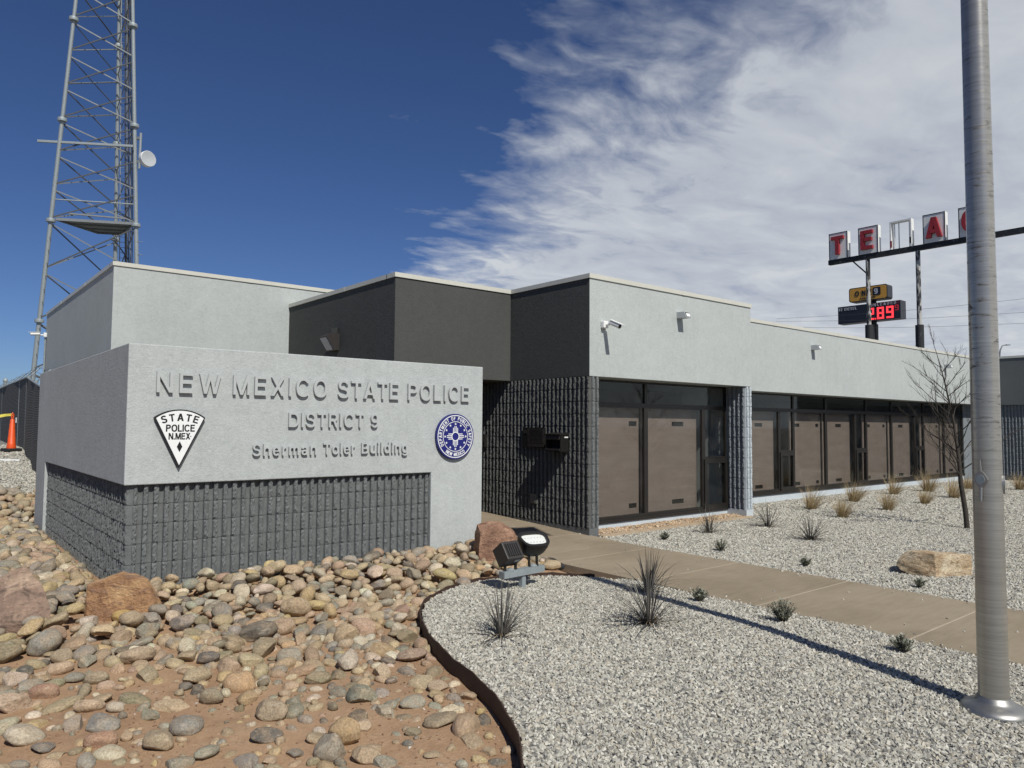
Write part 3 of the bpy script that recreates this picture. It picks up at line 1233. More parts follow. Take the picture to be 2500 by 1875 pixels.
def front_dens(x, y):
    d = depth_of((x, y, 0))
    px = project((x, y, 0)) if d > 0.3 else (9999, 9999, 0)
    if d < 0.8:
        return 0.0
    if d < 2.2 or px[0] > 2700:
        return 1200
    return 2900 if d < 6.5 else 2700


gravel_sheet('gravel', 'pale grey crushed gravel inside the curved steel edging', rows, M['fines'], M['chip'], 11, front_dens, lambda x, y: 0.0168)
rows = []
for y in axis([(-2.0, 0.5, 0.5), (0.5, 9.69, 0.16)]):
    rows.append([(x, y, bumpy(x, y, 0.02) - 0.012) for x in axis([(8.505, 14, 0.16), (14, 29.3, 0.5)])])


def back_dens(x, y):
    q = project((x, y, 0))
    if q[2] < 1.5 or q[0] > 4200 or (y > 8.22 and x < 13.1) or (y > 9.6):
        return 0.0
    if q[0] > 2620:
        return 600
    return 1900 if q[2] < 10 else (1500 if q[2] < 14 else 700)


def back_size(x, y):
    d = depth_of((x, y, 0))
    if project((x, y, 0))[0] > 2620:
        return 0.028
    return 0.0185 if d < 10 else (0.020 if d < 14 else 0.027)


gravel_sheet('gravel', 'pale grey crushed gravel between the walkway and the long wing', rows, M['fines'], M['chip'], 23, back_dens, back_size)
rows = []
for y in axis([(16.9, 22, 0.3), (22, 60, 3)]):
    rows.append([(x, y, zt(x, y) + 0.03 + bumpy(x, y, 0.03)) for x in axis([(-30, -4, 2), (-4, 2.74, 0.3)])])


def lot_dens(x, y):
    return 420.0 if (y < 26 and x > -3) else 0.0


gravel_sheet('gravel', 'grey gravel rising behind the sign towards the screened fence', rows, M['fines'], M['chip'], 31, lot_dens, lambda x, y: 0.030)

# pebble strip under the near window
rows = [[(x, y, 0.005 + 0.02 * math.sin((y - 8.32) / 0.45 * PI) + bumpy(x, y, 0.012)) for x in axis([(8.64, 12.83, 0.1)])] for y in (8.325, 8.42, 8.52, 8.62, 8.76)]
gravel_sheet('pebbles', 'tan pebbles in the strip under the near window', rows, M['soil'], M['chip_tan'], 47, lambda x, y: 900.0, lambda x, y: 0.028, 0.8)

# soil crumbs over the bare dirt
rows = []
for y in axis([(2.3, 8.2, 0.12)]):
    xr = min(edge_left(y) - 0.02 if y < 6.82 else 5.2, 5.2)
    rows.append([(-1.6 + (xr + 1.6) * i / 40, y, zt(-1.6 + (xr + 1.6) * i / 40, y) + 0.001) for i in range(41)])


def clod_dens(x, y):
    v = vnoise(x * 2.1 + 5, y * 2.1)
    near = edge_left(y) - x
    return 60 + 420 * max(0, v - 0.45) + (260 if (0 < near < 0.45 and y < 6) else 0)


gravel_sheet('soil_crumbs', 'loose soil crumbs and stray chips over the bare dirt', rows, M['soil'], M['clod'], 59, clod_dens, lambda x, y: 0.0095, 0.8)

# loose chips kicked onto the walkway
rows = [[(x, y, walk_z(y) + 0.008) for x in axis([(6.61, 8.49, 0.11)])] for y in axis([(1.3, 10.0, 0.3)])]
gravel_sheet('stray_gravel', 'stray gravel chips along the walkway edges', rows, M['fines'], M['chip'], 71, lambda x, y: 3.0 + 120.0 * math.exp(-min(x - 6.6, 8.5 - x) / 0.045), lambda x, y: 0.0125, 0.7, False)

# walkway of single slabs
walk = link('walkway', None)
tag(walk, 'tan concrete walkway leading to the entrance', kind='structure')
jts = [-3.1, -1.63, -0.18, 1.27, 2.72, 4.17, 5.62, 7.07, 8.52, 9.97, 11.42, 12.6]
for a, b_ in zip(jts, jts[1:]):
    mb = MB()
    ya, yb = a + 0.006, b_ - 0.006
    ys = [ya, yb] if not (a < 7.6 < b_) else [ya, 7.6, yb]
    for k in range(len(ys) - 1):
        y0, y1 = ys[k], ys[k + 1]
        P = []
        for (x, y) in ((6.6, y0), (8.5, y0), (8.5, y1), (6.6, y1)):
            P.append((x, y, walk_z(y) - 0.13))
        for (x, y) in ((6.6, y0), (8.5, y0), (8.5, y1), (6.6, y1)):
            P.append((x, y, walk_z(y) + 0.004))
        mb.add(P, [(0, 3, 2, 1), (4, 5, 6, 7), (0, 1, 5, 4), (1, 2, 6, 5), (2, 3, 7, 6), (3, 0, 4, 7)])
    o = part(mb, 'slab', M['concrete'], walk)
    bevel(o, 0.006, 2)
for j in jts[1:-1]:
    mb = MB().box(6.605, 8.495, j - 0.012, j + 0.012, -0.1, walk_z(j) + 0.0005)
    part(mb, 'joint_filler', M['joint'], walk)

# steel edging
pts = [Vector((x, y, 0)) for x, y in EDGE]
fine_pts = []
for i in range(len(pts) - 1):
    p0, p1, p2, p3 = pts[max(i - 1, 0)], pts[i], pts[i + 1], pts[min(i + 2, len(pts) - 1)]
    for k in range(6):
        t_ = k / 6
        fine_pts.append(0.5 * ((2 * p1) + (p2 - p0) * t_ + (2 * p0 - 5 * p1 + 4 * p2 - p3) * t_ ** 2 + (3 * p1 - p0 - 3 * p2 + p3) * t_ ** 3))
fine_pts.append(pts[-1])
mb = MB()
o0 = len(mb.v)
for i, p in enumerate(fine_pts):
    d = (fine_pts[min(i + 1, len(fine_pts) - 1)] - fine_pts[max(i - 1, 0)]).normalized()
    nrm = Vector((-d.y, d.x, 0))
    zc_ = 0.022 + 0.006 * math.sin(i * 0.9) + 0.004 * math.sin(i * 2.3) + crown(p.x, p.y) * 0.5
    for (s_, z_) in ((0.004, -0.2), (-0.004, -0.2), (-0.004, zc_), (0.004, zc_)):
        mb.v.append(tuple(p + nrm * s_ + Vector((0, 0, z_))))
for i in range(len(fine_pts) - 1):
    for k in range(4):
        k2 = (k + 1) % 4
        mb.f.append((i * 4 + k, i * 4 + k2, (i + 1) * 4 + k2, (i + 1) * 4 + k))
        mb.mi.append(0)
tag(link('garden_edging', mb.mesh('garden_edging', M['rust_steel'])), 'rusty dark steel edging strip curving between dirt and grey gravel', 'edging')

# ================================================================== SPLIT-FACE BLOCKS
RIB = 0.1016
CRS = 0.2032
_blk = {}


def block_mesh(n, variant, mat):
    key = (n, variant, mat.name)
    if key in _blk:
        return _blk[key]
    rnd = random.Random(n * 97 + variant * 13)
    g = 0.0024
    cols = []
    for r in range(n):
        x = r * RIB
        j1, j2 = rnd.uniform(-0.003, 0.003), rnd.uniform(-0.003, 0.003)
        cols += [(x + (g if r == 0 else 0), 0.0, 0), (x + 0.013, -0.006, 0), (x + 0.026, -0.008, 0), (x + 0.040, -0.005, 0), (x + 0.049, 0.002, 0),
                 (x + 0.0535 + j1, 0.034, 1), (x + 0.065, 0.041, 2), (x + 0.076, 0.043, 2), (x + 0.087, 0.041, 2), (x + 0.0965 + j2, 0.033, 1)]
    cols.append((n * RIB - g, 0.0, 0))
    hs = [0.0] + [CRS * k / 9 for k in range(1, 9)] + [CRS]
    hs = [g if i == 0 else (CRS - g if i == len(hs) - 1 else h) for i, h in enumerate(hs)]
    lean = [rnd.uniform(-0.008, 0.005) for _ in range(n)]
    V = []
    for k, h in enumerate(hs):
        for ci, (x, d, t_) in enumerate(cols):
            dd, xx = d, x
            r = min(n - 1, ci // 10)
            if t_:
                dd += lean[r] * (h / CRS) + rnd.uniform(-0.008, 0.008) * (1.0 if t_ == 2 else 0.8)
                xx += rnd.uniform(-0.0030, 0.0030)
                if k in (0, len(hs) - 1):
                    dd -= rnd.uniform(0.003, 0.013)
            V.append((xx, -dd, h))
    nc, nr = len(cols), len(hs)
    Fc = [(k * nc + c, k * nc + c + 1, (k + 1) * nc + c + 1, (k + 1) * nc + c) for k in range(nr - 1) for c in range(nc - 1)]
    rim = [c for c in range(nc)] + [k * nc + nc - 1 for k in range(1, nr)] + [(nr - 1) * nc + c for c in range(nc - 2, -1, -1)] + [k * nc for k in range(nr - 2, 0, -1)]
    o = len(V)
    for i in rim:
        V.append((V[i][0], 0.030, V[i][2]))
    L_ = len(rim)
    for i in range(L_):
        Fc.append((rim[i], o + i, o + (i + 1) % L_, rim[(i + 1) % L_]))
    me_ = bpy.data.meshes.new('block')
    me_.from_pydata(V, [], Fc)
    me_.materials.append(mat)
    bm = bmesh.new()
    bm.from_mesh(me_)
    bmesh.ops.recalc_face_normals(bm, faces=bm.faces)
    # the open back must not flip the front
    if sum(f.normal.y * f.calc_area() for f in bm.faces if abs(f.normal.y) > 0.5) > 0:
        bmesh.ops.reverse_faces(bm, faces=bm.faces)
    bm.to_mesh(me_)
    bm.free()
    me_.update()
    _blk[key] = me_
    return me_


def block_wall(parent, origin, direction, nribs, ncourse, mat, face, start_half=True, visible=None):
    """running bond; origin = lower start corner, direction = unit along the wall seen left to right, face normal = -direction rotated"""
    off = root_offset(parent)
    d = Vector(direction)
    rz = math.atan2(d.y, d.x)
    cnt = 0
    for c in range(ncourse):
        r = 0
        first = True
        while r < nribs:
            n = 4
            if first and ((c % 2 == 0) == start_half):
                n = 2
            first = False
            n = min(n, nribs - r)
            p = Vector(origin) + d * (r * RIB) + Vector((0, 0, c * CRS))
            o = link('block', block_mesh(n, random.randrange(6), mat), parent, p - off, (0, 0, rz))
            cnt += 1
            r += n
    return cnt


# ================================================================== SIGN WALL
XS, YS = 1.73, 8.308
SX1, SY1 = 6.30, 14.84
TH = 0.40
Z_TOP, Z_SB = 2.602, 1.139
NR_F, NR_L = 36, 54
XIN = XS + 0.045 + NR_F * RIB + 0.012
YIN = YS + 0.045 + NR_L * RIB + 0.012
sign = thing('sign_wall', 'light grey stucco sign wall with raised letters, badges and dark split block base', 'sign wall', (XS + 1.5, YS + 0.2, 0))
# upper band and the two legs that frame the block panels (L-shaped in plan)
Zl = -0.4
X4, Y4 = XS + TH, YS + TH
mb = MB()


def face(*pts_):
    mb.add(pts_, [tuple(range(len(pts_)))])


face((XS, YS, Z_SB), (XIN, YS, Z_SB), (XIN, YS, Zl), (SX1, YS, Zl), (SX1, YS, Z_TOP), (XS, YS, Z_TOP))
face((XS, YS, Z_SB), (XS, YS, Z_TOP), (XS, SY1, Z_TOP), (XS, SY1, Zl), (XS, YIN, Zl), (XS, YIN, Z_SB))
face((XS, YS, Z_TOP), (SX1, YS, Z_TOP), (SX1, Y4, Z_TOP), (X4, Y4, Z_TOP), (X4, SY1, Z_TOP), (XS, SY1, Z_TOP))
face((XS, YS, Z_SB), (XS, YIN, Z_SB), (X4, YIN, Z_SB), (X4, Y4, Z_SB), (XIN, Y4, Z_SB), (XIN, YS, Z_SB))
face((SX1, YS, Zl), (SX1, Y4, Zl), (SX1, Y4, Z_TOP), (SX1, YS, Z_TOP))
face((XS, SY1, Zl), (XS, SY1, Z_TOP), (X4, SY1, Z_TOP), (X4, SY1, Zl))
face((XIN, YS, Zl), (XIN, YS, Z_SB), (XIN, Y4, Z_SB), (XIN, Y4, Zl))
face((XS, YIN, Zl), (X4, YIN, Zl), (X4, YIN, Z_SB), (XS, YIN, Z_SB))
face((X4, Y4, Z_SB), (X4, Y4, Z_TOP), (SX1, Y4, Z_TOP), (SX1, Y4, Zl), (XIN, Y4, Zl), (XIN, Y4, Z_SB))
face((X4, Y4, Z_SB), (X4, YIN, Z_SB), (X4, YIN, Zl), (X4, SY1, Zl), (X4, SY1, Z_TOP), (X4, Y4, Z_TOP))
face((XIN, YS, Zl), (XIN, Y4, Zl), (SX1, Y4, Zl), (SX1, YS, Zl))
face((XS, YIN, Zl), (XS, SY1, Zl), (X4, SY1, Zl), (X4, YIN, Zl))
me_s = mb.mesh('stucco_frame', M['stucco_sign'], False, False)
bm = bmesh.new()
bm.from_mesh(me_s)
bmesh.ops.remove_doubles(bm, verts=bm.verts, dist=0.0005)
bmesh.ops.recalc_face_normals(bm, faces=bm.faces)
bm.to_mesh(me_s)
bm.free()
me_s.transform(Matrix.Translation(-Vector(sign.location)))
o = link('stucco_frame', me_s, sign)
bevel(o, 0.010, 2)
# backing behind the blocks
mb = MB()
P3 = [(XS + 0.09, YS + 0.09), (XIN + 0.05, YS + 0.09), (XIN + 0.05, YS + TH - 0.01), (XS + TH - 0.01, YS + TH - 0.01), (XS + TH - 0.01, YIN + 0.05), (XS + 0.09, YIN + 0.05)]
mb.prism(P3, lambda a, b_, t_: (a, b_, t_), -0.4, Z_SB - 0.003)
part(mb, 'block_core', M['mortar'], sign)
NCS = 7
ZB0 = Z_SB - 0.004 - NCS * CRS
block_wall(sign, (XS + 0.045, YS + 0.075, ZB0), (1, 0, 0), NR_F, NCS, M['block'], None, True)
block_wall(sign, (XS + 0.075, YS + 0.045 + NR_L * RIB, ZB0), (0, -1, 0), NR_L, NCS, M['block'], None, False)

FR = ((0, YS - 0.006, 0), (1, 0, 0), (0, 0, 1), (0, -1, 0))
for wd, a0, a1 in (('NEW', 2.000, 2.655), ('MEXICO', 2.791, 3.914), ('STATE', 4.059, 4.913), ('POLICE', 5.053, 6.044)):
    write(wd, FR, a0, a1, 2.100, 0.214, M['letter'], sign, 0.032, 0.0)
write('DISTRICT', FR, 3.443, 4.419, 1.740, 0.168, M['letter'], sign, 0.030, 0.0)
write('9', FR, 4.518, 4.656, 1.740, 0.168, M['letter'], sign, 0.030, 0.0)
write('Sherman', FR, 3.028, 3.794, 1.413, 0.134, M['letter'], sign, 0.028, 0.004)
write('Toler', FR, 3.884, 4.304, 1.413, 0.134, M['letter'], sign, 0.028, 0.004)
write('Building', FR, 4.394, 5.057, 1.413, 0.134, M['letter'], sign, 0.028, 0.004)

# triangular badge
BX, BZ = 2.240, 1.303
HWb, ZC, ZA = 0.256, 1.838, 1.924


def badge_outline(inset):
    R_ = ZA - BZ
    hw = HWb - inset * 1.25
    cz = ZC - inset * 0.55
    ap = BZ + inset * 2.3
    top = ZA - inset
    # circular arc through (-hw, cz), (0, top), (hw, cz)
    sag = top - cz
    rad = (hw * hw + sag * sag) / (2 * sag)
    c0 = top - rad
    a1 = math.asin(hw / rad)
    arc = [(rad * math.sin(a), c0 + rad * math.cos(a)) for a in [-a1 + 2 * a1 * i / 18 for i in range(19)]]
    return [(BX + x, z) for x, z in arc] + [(BX, ap)]


badge = part(MB().prism(badge_outline(0), lambda a, b_, t_: (a, t_, b_), YS - 0.045, YS - 0.004), 'badge', M['black_enamel'], sign, label='white triangular badge edged in black')
part(MB().prism(badge_outline(0.014), lambda a, b_, t_: (a, t_, b_), YS - 0.0475, YS - 0.044), 'badge_face', M['white'], badge)
FB = ((0, YS - 0.0475, 0), (1, 0, 0), (0, 0, 1), (0, -1, 0))
bz = lambda py: 1.303 + (1520 - py) / 1925
bx = lambda px: BX + (px - 738) / 2000
write('POLICE', FB, bx(457), bx(1036), bz(776), 0.0735, M['black_enamel'], badge, 0.003, 0.030)
write('N.MEX', FB, bx(513), bx(948), bz(935), 0.0675, M['black_enamel'], badge, 0.003, 0.030)
part(MB().prism([(bx(957) + 0.005 * math.cos(a), bz(875) + 0.005 * math.sin(a)) for a in [PI * k / 4 for k in range(8)]], lambda a, b_, t_: (a, t_, b_), YS - 0.0505, YS - 0.047), 'dot', M['black_enamel'], badge)
write_polar('STATE', (BX, YS - 0.0475, BZ - 0.02), (1, 0, 0), (0, 0, 1), (0, -1, 0), 0.520, 110.0, 70.5, 0.077, M['black_enamel'], badge, 0.003, 0.030, squash=1.1)
dz0, dz1 = bz(1192), bz(975)
part(MB().prism([(BX, dz0), (BX + 0.0275, (dz0 + dz1) / 2), (BX, dz1), (BX - 0.0275, (dz0 + dz1) / 2)], lambda a, b_, t_: (a, t_, b_), YS - 0.0505, YS - 0.047), 'diamond', M['black_enamel'], badge)

# round seal
SCX, SCZ, SR = 5.803, 1.619, 0.310
ring = lambda r, n=64: [(SCX + r * math.cos(2 * PI * k / n), SCZ + r * math.sin(2 * PI * k / n)) for k in range(n)]
XZ = lambda a, b_, t_: (a, t_, b_)
seal = part(MB().prism(ring(SR), XZ, YS - 0.045, YS - 0.004), 'seal', M['blue'], sign, label='round navy seal with white lettering and sun symbol')


def annulus(name, r0, r1, parent, mat, y0, y1):
    n = 64
    mb_ = MB()
    V = []
    for r, y in ((r0, y0), (r1, y0), (r1, y1), (r0, y1)):
        V += [(SCX + r * math.cos(2 * PI * k / n), y, SCZ + r * math.sin(2 * PI * k / n)) for k in range(n)]
    Fs = [(j * n + k, j * n + (k + 1) % n, ((j + 1) % 4) * n + (k + 1) % n, ((j + 1) % 4) * n + k) for j in range(4) for k in range(n)]
    mb_.add(V, Fs)
    return part(mb_, name, mat, parent)


ya, yb = YS - 0.0485, YS - 0.0445
annulus('ring', 0.281, 0.292, seal, M['white'], ya, yb)
annulus('ring', 0.199, 0.2065, seal, M['white'], ya, yb)
annulus('sun_ring', 0.053, 0.0635, seal, M['white'], ya, yb)
cc = (SCX, YS - 0.0455, SCZ)
write_polar('DEPARTMENT OF PUBLIC SAFETY', cc, (1, 0, 0), (0, 0, 1), (0, -1, 0), 0.222, 212.0, -32.0, 0.048, M['white'], seal, 0.003, 0.028, squash=0.86)
write_polar('NEW MEXICO', cc, (1, 0, 0), (0, 0, 1), (0, -1, 0), 0.268, 233.0, 307.0, 0.046, M['white'], seal, 0.003, 0.028, inward=True, squash=0.9)
for k in range(12):
    a = PI / 2 + k * PI / 6
    sxc, szc = SCX + 0.171 * math.cos(a), SCZ + 0.171 * math.sin(a)
    poly = []
    for q in range(10):
        r = 0.0185 if q % 2 == 0 else 0.008
        aa = PI / 2 + q * PI / 5
        poly.append((sxc + r * math.cos(aa), szc + r * math.sin(aa)))
    part(MB().prism(poly, XZ, ya, yb), 'star', M['white'], seal)
for q in range(4):
    a = q * PI / 2
    ca, sa_ = math.cos(a), math.sin(a)
    for off_, ln_ in ((-0.0345, 0.118), (-0.0115, 0.142), (0.0115, 0.142), (0.0345, 0.118)):
        st = math.sqrt(max(0.0, 0.058 ** 2 - off_ ** 2))
        rc = [(st, off_ - 0.0055), (ln_, off_ - 0.0055), (ln_, off_ + 0.0055), (st, off_ + 0.0055)]
        part(MB().prism([(SCX + u * ca - v * sa_, SCZ + u * sa_ + v * ca) for u, v in rc], XZ, ya + 0.0004, yb), 'ray', M['white'], seal)

# ================================================================== STATION BUILDING
ZF, ZR = 2.576, 4.243
XC, YC = 8.45, 8.305
XE, YW = 13.062, 9.236
XD, YD = 6.025, 10.314
XL, YL, YLB, ZL = 2.75, 14.60, 22.8, 4.66
ZW = 4.197
XR = 29.2
YB1, YB2 = 8.77, 9.70
bld = thing('police_station', 'low grey stucco police station with dark entrance volume and a long window wing', 'building', (XC + 3, YC + 3, 0))
o = part(MB().box(XC, XE, YC, 16.0, ZF, ZR - 0.012, 0, 1), 'corner_volume', [M['stucco'], M['stucco_dark']], bld)
bevel(o, 0.008, 2)
o = part(MB().box(XE + 0.0005, XR + 0.3, YW, 16.0, ZF, ZW - 0.012), 'wing_volume', M['stucco'], bld)
bevel(o, 0.008, 2)
o = part(MB().box(XR, XR + 6, 3.0, YW - 0.001, ZF, ZW + 0.03), 'return_volume', M['stucco_mid'], bld)
o = part(MB().box(XD, XC - 0.0005, YD, 16.0, ZF, ZR - 0.012), 'entrance_volume', M['stucco_dark'], bld)
bevel(o, 0.008, 2)
o = part(MB().box(XL, 9.0, YL, YLB, -0.4, ZL - 0.012), 'left_volume', M['stucco'], bld)
bevel(o, 0.008, 2)
part(MB().box(XD + 0.003, XD + 0.30, YD + 0.3, YL, -0.3, ZF - 0.001), 'entrance_side_wall', M['stucco_dark'], bld)
part(MB().box(XD + 0.30, XC + 0.1, 12.55, 12.8, -0.3, ZF - 0.001), 'entrance_back_wall', M['stucco_dark'], bld)
dr = part(MB().box(6.55, 7.95, 12.49, 12.548, 0.19, 2.35), 'door', M['bronze'], bld)
part(MB().box(6.65, 7.20, 12.478, 12.489, 0.45, 2.25), 'door_pane', M['glass'], dr)
part(MB().box(7.30, 7.85, 12.478, 12.489, 0.45, 2.25), 'door_pane', M['glass'], dr)


def coping(x0, y0, x1, y1, z, outward, h=0.074, ov=0.020):
    """metal cap along one wall head, made of the strip and its joint covers"""
    d = (Vector((x1, y1, 0)) - Vector((x0, y0, 0)))
    L_ = d.length
    d.normalize()
    n_ = Vector(outward)
    mb_ = MB()
    c0 = Vector((x0, y0, z)) - d * 0.0 + n_ * ov
    def pt(a, b_, c_):
        return c0 + d * a - n_ * b_ + Vector((0, 0, c_))
    mb_.obox(pt(L_ / 2, 0.14, -h / 2 + 0.004), d * (L_ / 2 + ov), n_ * 0.14, Vector((0, 0, h / 2)))
    o_ = part(mb_, 'coping', M['coping'], bld)
    k = 3.05
    s_ = k * 0.8
    while s_ < L_ - 0.3:
        mb_ = MB()
        mb_.obox(pt(s_, 0.138, -h / 2 + 0.0045), d * 0.055, n_ * 0.1405, Vector((0, 0, h / 2 + 0.002)))
        part(mb_, 'joint_cover', M['coping'], o_)
        s_ += k
    # thin bright drip edge
    return o_


coping(XC, YC, XE, YC, ZR, (0, -1, 0))
coping(XC, YD + 0.05, XC, YC + 0.262, ZR - 0.0005, (-1, 0, 0))
coping(XD, YD, XC - 0.025, YD, ZR - 0.001, (0, -1, 0))
coping(XD, YL - 0.025, XD, YD + 0.262, ZR - 0.0015, (-1, 0, 0))
coping(XL, YL, 8.9, YL, ZL, (0, -1, 0))
coping(XL, YLB, XL, YL + 0.262, ZL - 0.0005, (-1, 0, 0))
coping(XE + 0.004, YW, XR, YW, ZW, (0, -1, 0))
coping(XR, YW - 0.03, XR, 3.0, ZW + 0.06, (-1, 0, 0))
# control joints in the wing stucco
for xj in (18.99, 22.91, 26.85):
    part(MB().box(xj - 0.006, xj + 0.006, YW - 0.0015, YW + 0.02, ZF + 0.002, ZW - 0.07), 'control_joint', M['pack_grey'], bld)

# block walls
ZPL = 0.138
nR = 40
block_wall(bld, (XC + 0.030, YC + 0.010 + nR * RIB, ZPL), (0, -1, 0), nR, 12, M['block_dark'], None, True)
part(MB().box(XC + 0.045, XC + 0.19, YC + 0.045, YC + nR * RIB + 0.2, -0.3, ZF - 0.002), 'wall_core', M['mortar'], bld)
for c in range(12):
    link('block', block_mesh(2, c % 6, M['block']), bld, Vector((XC + 0.012, YC + 0.030, ZPL + c * CRS)) - root_offset(bld), (0, 0, 0))
part(MB().box(XC - 0.004, XC + 0.205, YC - 0.006, YC + nR * RIB + 0.1, -0.4, ZPL), 'plinth', M['plinth'], bld)
PX = 12.842
for c in range(12):
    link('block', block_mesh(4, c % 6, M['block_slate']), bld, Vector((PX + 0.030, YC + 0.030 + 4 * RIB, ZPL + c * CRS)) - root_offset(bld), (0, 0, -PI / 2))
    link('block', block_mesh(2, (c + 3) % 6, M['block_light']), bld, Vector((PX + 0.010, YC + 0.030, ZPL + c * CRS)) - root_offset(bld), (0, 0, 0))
part(MB().box(PX + 0.045, XE - 0.02, YC + 0.045, YB2 + 0.2, -0.3, ZF - 0.002), 'pier_core', M['plinth_pale'], bld)
mb = MB().box(PX - 0.006, PX + 0.228, YC - 0.008, YB1 + 0.02, -0.4, ZPL)
o = part(mb, 'pier_plinth', [M['plinth_pale']], bld)
# return wing wall (only its visible stretch)
nQ = 22
block_wall(bld, (XR + 0.12, YW - 0.02, ZPL), (0, -1, 0), nQ, 12, M['block_slate'], None, True)
jm = MB()
for c in range(12):
    r_ = nQ
    while r_ < 60:
        src = block_mesh(4, random.randrange(6), M['block_slate'])
        y0_ = YW - 0.02 - r_ * RIB
        o0 = len(jm.v)
        jm.v += [(XR + 0.12 + v.co.y, y0_ - v.co.x, ZPL + c * CRS + v.co.z) for v in src.vertices]
        jm.f += [tuple(i + o0 for i in p_.vertices) for p_ in src.polygons]
        jm.mi += [0] * len(src.polygons)
        r_ += 4
off_ = root_offset(bld)
jm.v = [(v[0] - off_.x, v[1] - off_.y, v[2] - off_.z) for v in jm.v]
tag(link('block_courses', jm.mesh('block_courses', M['block_slate'], False, False), bld), kind='stuff')
part(MB().box(XR + 0.135, XR + 0.4, 3.0, YW + 0.5, -0.3, ZF - 0.002), 'return_wall_core', M['mortar'], bld)
part(MB().box(XR + 0.08, XR + 0.5, 3.0, YW + 0.5, -0.4, ZPL - 0.001), 'return_plinth', M['plinth'], bld)

# ---- windows
FD = 0.055


def bar_frame(mb_, x0, x1, z0, z1, y, w, d=FD):
    mb_.box(x0, x1, y - d / 2, y + d / 2, z0, z0 + w)
    mb_.box(x0, x1, y - d / 2, y + d / 2, z1 - w, z1)
    mb_.box(x0, x0 + w, y - d / 2, y + d / 2, z0 + w, z1 - w)
    mb_.box(x1 - w, x1, y - d / 2, y + d / 2, z0 + w, z1 - w)


def holed_panel(x0, x1, z0, z1, y, t_, holes):
    xs = sorted({x0, x1, *[h[0] for h in holes], *[h[1] for h in holes]})
    zs_ = sorted({z0, z1, *[h[2] for h in holes], *[h[3] for h in holes]})
    mb_ = MB()
    for i in range(len(xs) - 1):
        for j in range(len(zs_) - 1):
            mx_, mz_ = (xs[i] + xs[i + 1]) / 2, (zs_[j] + zs_[j + 1]) / 2
            if any(h[0] < mx_ < h[1] and h[2] < mz_ < h[3] for h in holes):
                continue
            mb_.box(xs[i], xs[i + 1], y, y + t_, zs_[j], zs_[j + 1])
    return mb_


def panel_window(x0, x1, z0, z1, y, slots):
    mb_ = MB()
    bar_frame(mb_, x0, x1, z0, z1, y, 0.05)
    w = part(mb_, 'window', M['bronze'], bld)
    part(MB().box(x0 + 0.05, x1 - 0.05, y - 0.004, y + 0.004, z0 + 0.05, z1 - 0.05), 'pane', M['glass'], w)
    holes = []
    for hx0, hx1 in slots:
        holes += [(hx0, hx1, 1.775, 1.862), (hx0, hx1, 0.300, 0.385)]
    o_ = part(holed_panel(x0 + 0.02, x1 - 0.02, z0 + 0.02, z1 - 0.02, y + 0.130, 0.012, holes), 'board', M['blind'], w)
    for h in holes:
        part(MB().box(h[0] - 0.01, h[1] + 0.01, y + 0.150, y + 0.155, h[2] - 0.01, h[3] + 0.01), 'slot_shade_plate', M['dark'], o_)  # added black plate; its colour stands in for the unlit room behind
    return w


def vent_window(x0, x1, z0, zs_, z1, y):
    mb_ = MB()
    bar_frame(mb_, x0, x1, zs_, z1, y, 0.045)
    bar_frame(mb_, x0, x1, z0, zs_ - 0.001, y - 0.012, 0.085, FD + 0.03)
    w = part(mb_, 'vent_window', M['bronze'], bld)
    part(MB().box(x0 + 0.045, x1 - 0.045, y - 0.004, y + 0.004, zs_ + 0.045, z1 - 0.045), 'pane', M['glass'], w)
    part(MB().box(x0 + 0.085, x1 - 0.085, y - 0.016, y - 0.008, z0 + 0.085, zs_ - 0.086), 'pane', M['glass'], w)
    return w


def transom(x0, x1, z0, z1, y):
    mb_ = MB()
    bar_frame(mb_, x0, x1, z0, z1, y, 0.035)
    w = part(mb_, 'transom_window', M['bronze'], bld)
    part(MB().box(x0 + 0.035, x1 - 0.035, y - 0.004, y + 0.004, z0 + 0.035, z1 - 0.035), 'pane', M['glass'], w)
    return w


G = 0.001
# near bay
ZS1, ZT1 = 0.165, 2.148
xm, xn0, xn1 = 10.355, 12.075, 12.84
panel_window(XC + 0.19, xm - G, ZS1, ZT1, YB1, [(XC + 0.55, XC + 0.78), (10.06, 10.27)])
panel_window(xm + G, xn0 - G, ZS1, ZT1, YB1, [(11.285, 11.64)])
vent_window(xn0 + G, xn1, ZS1, 1.135, ZT1, YB1)
transom(XC + 0.19, xm - G, ZT1 + G, ZF - 0.001, YB1)
transom(xm + G, xn1, ZT1 + G, ZF - 0.001, YB1)
part(MB().box(XC + 0.19, PX - 0.006, YB1 - 0.055, YB1 + 0.05, 0.111, ZS1 - G), 'sill', M['bronze'], bld)
part(MB().box(XC + 0.2055, PX - 0.006, YB1 - 0.03, YB1 + 0.2, -0.3, 0.1105), 'window_base', M['plinth_pale'], bld)
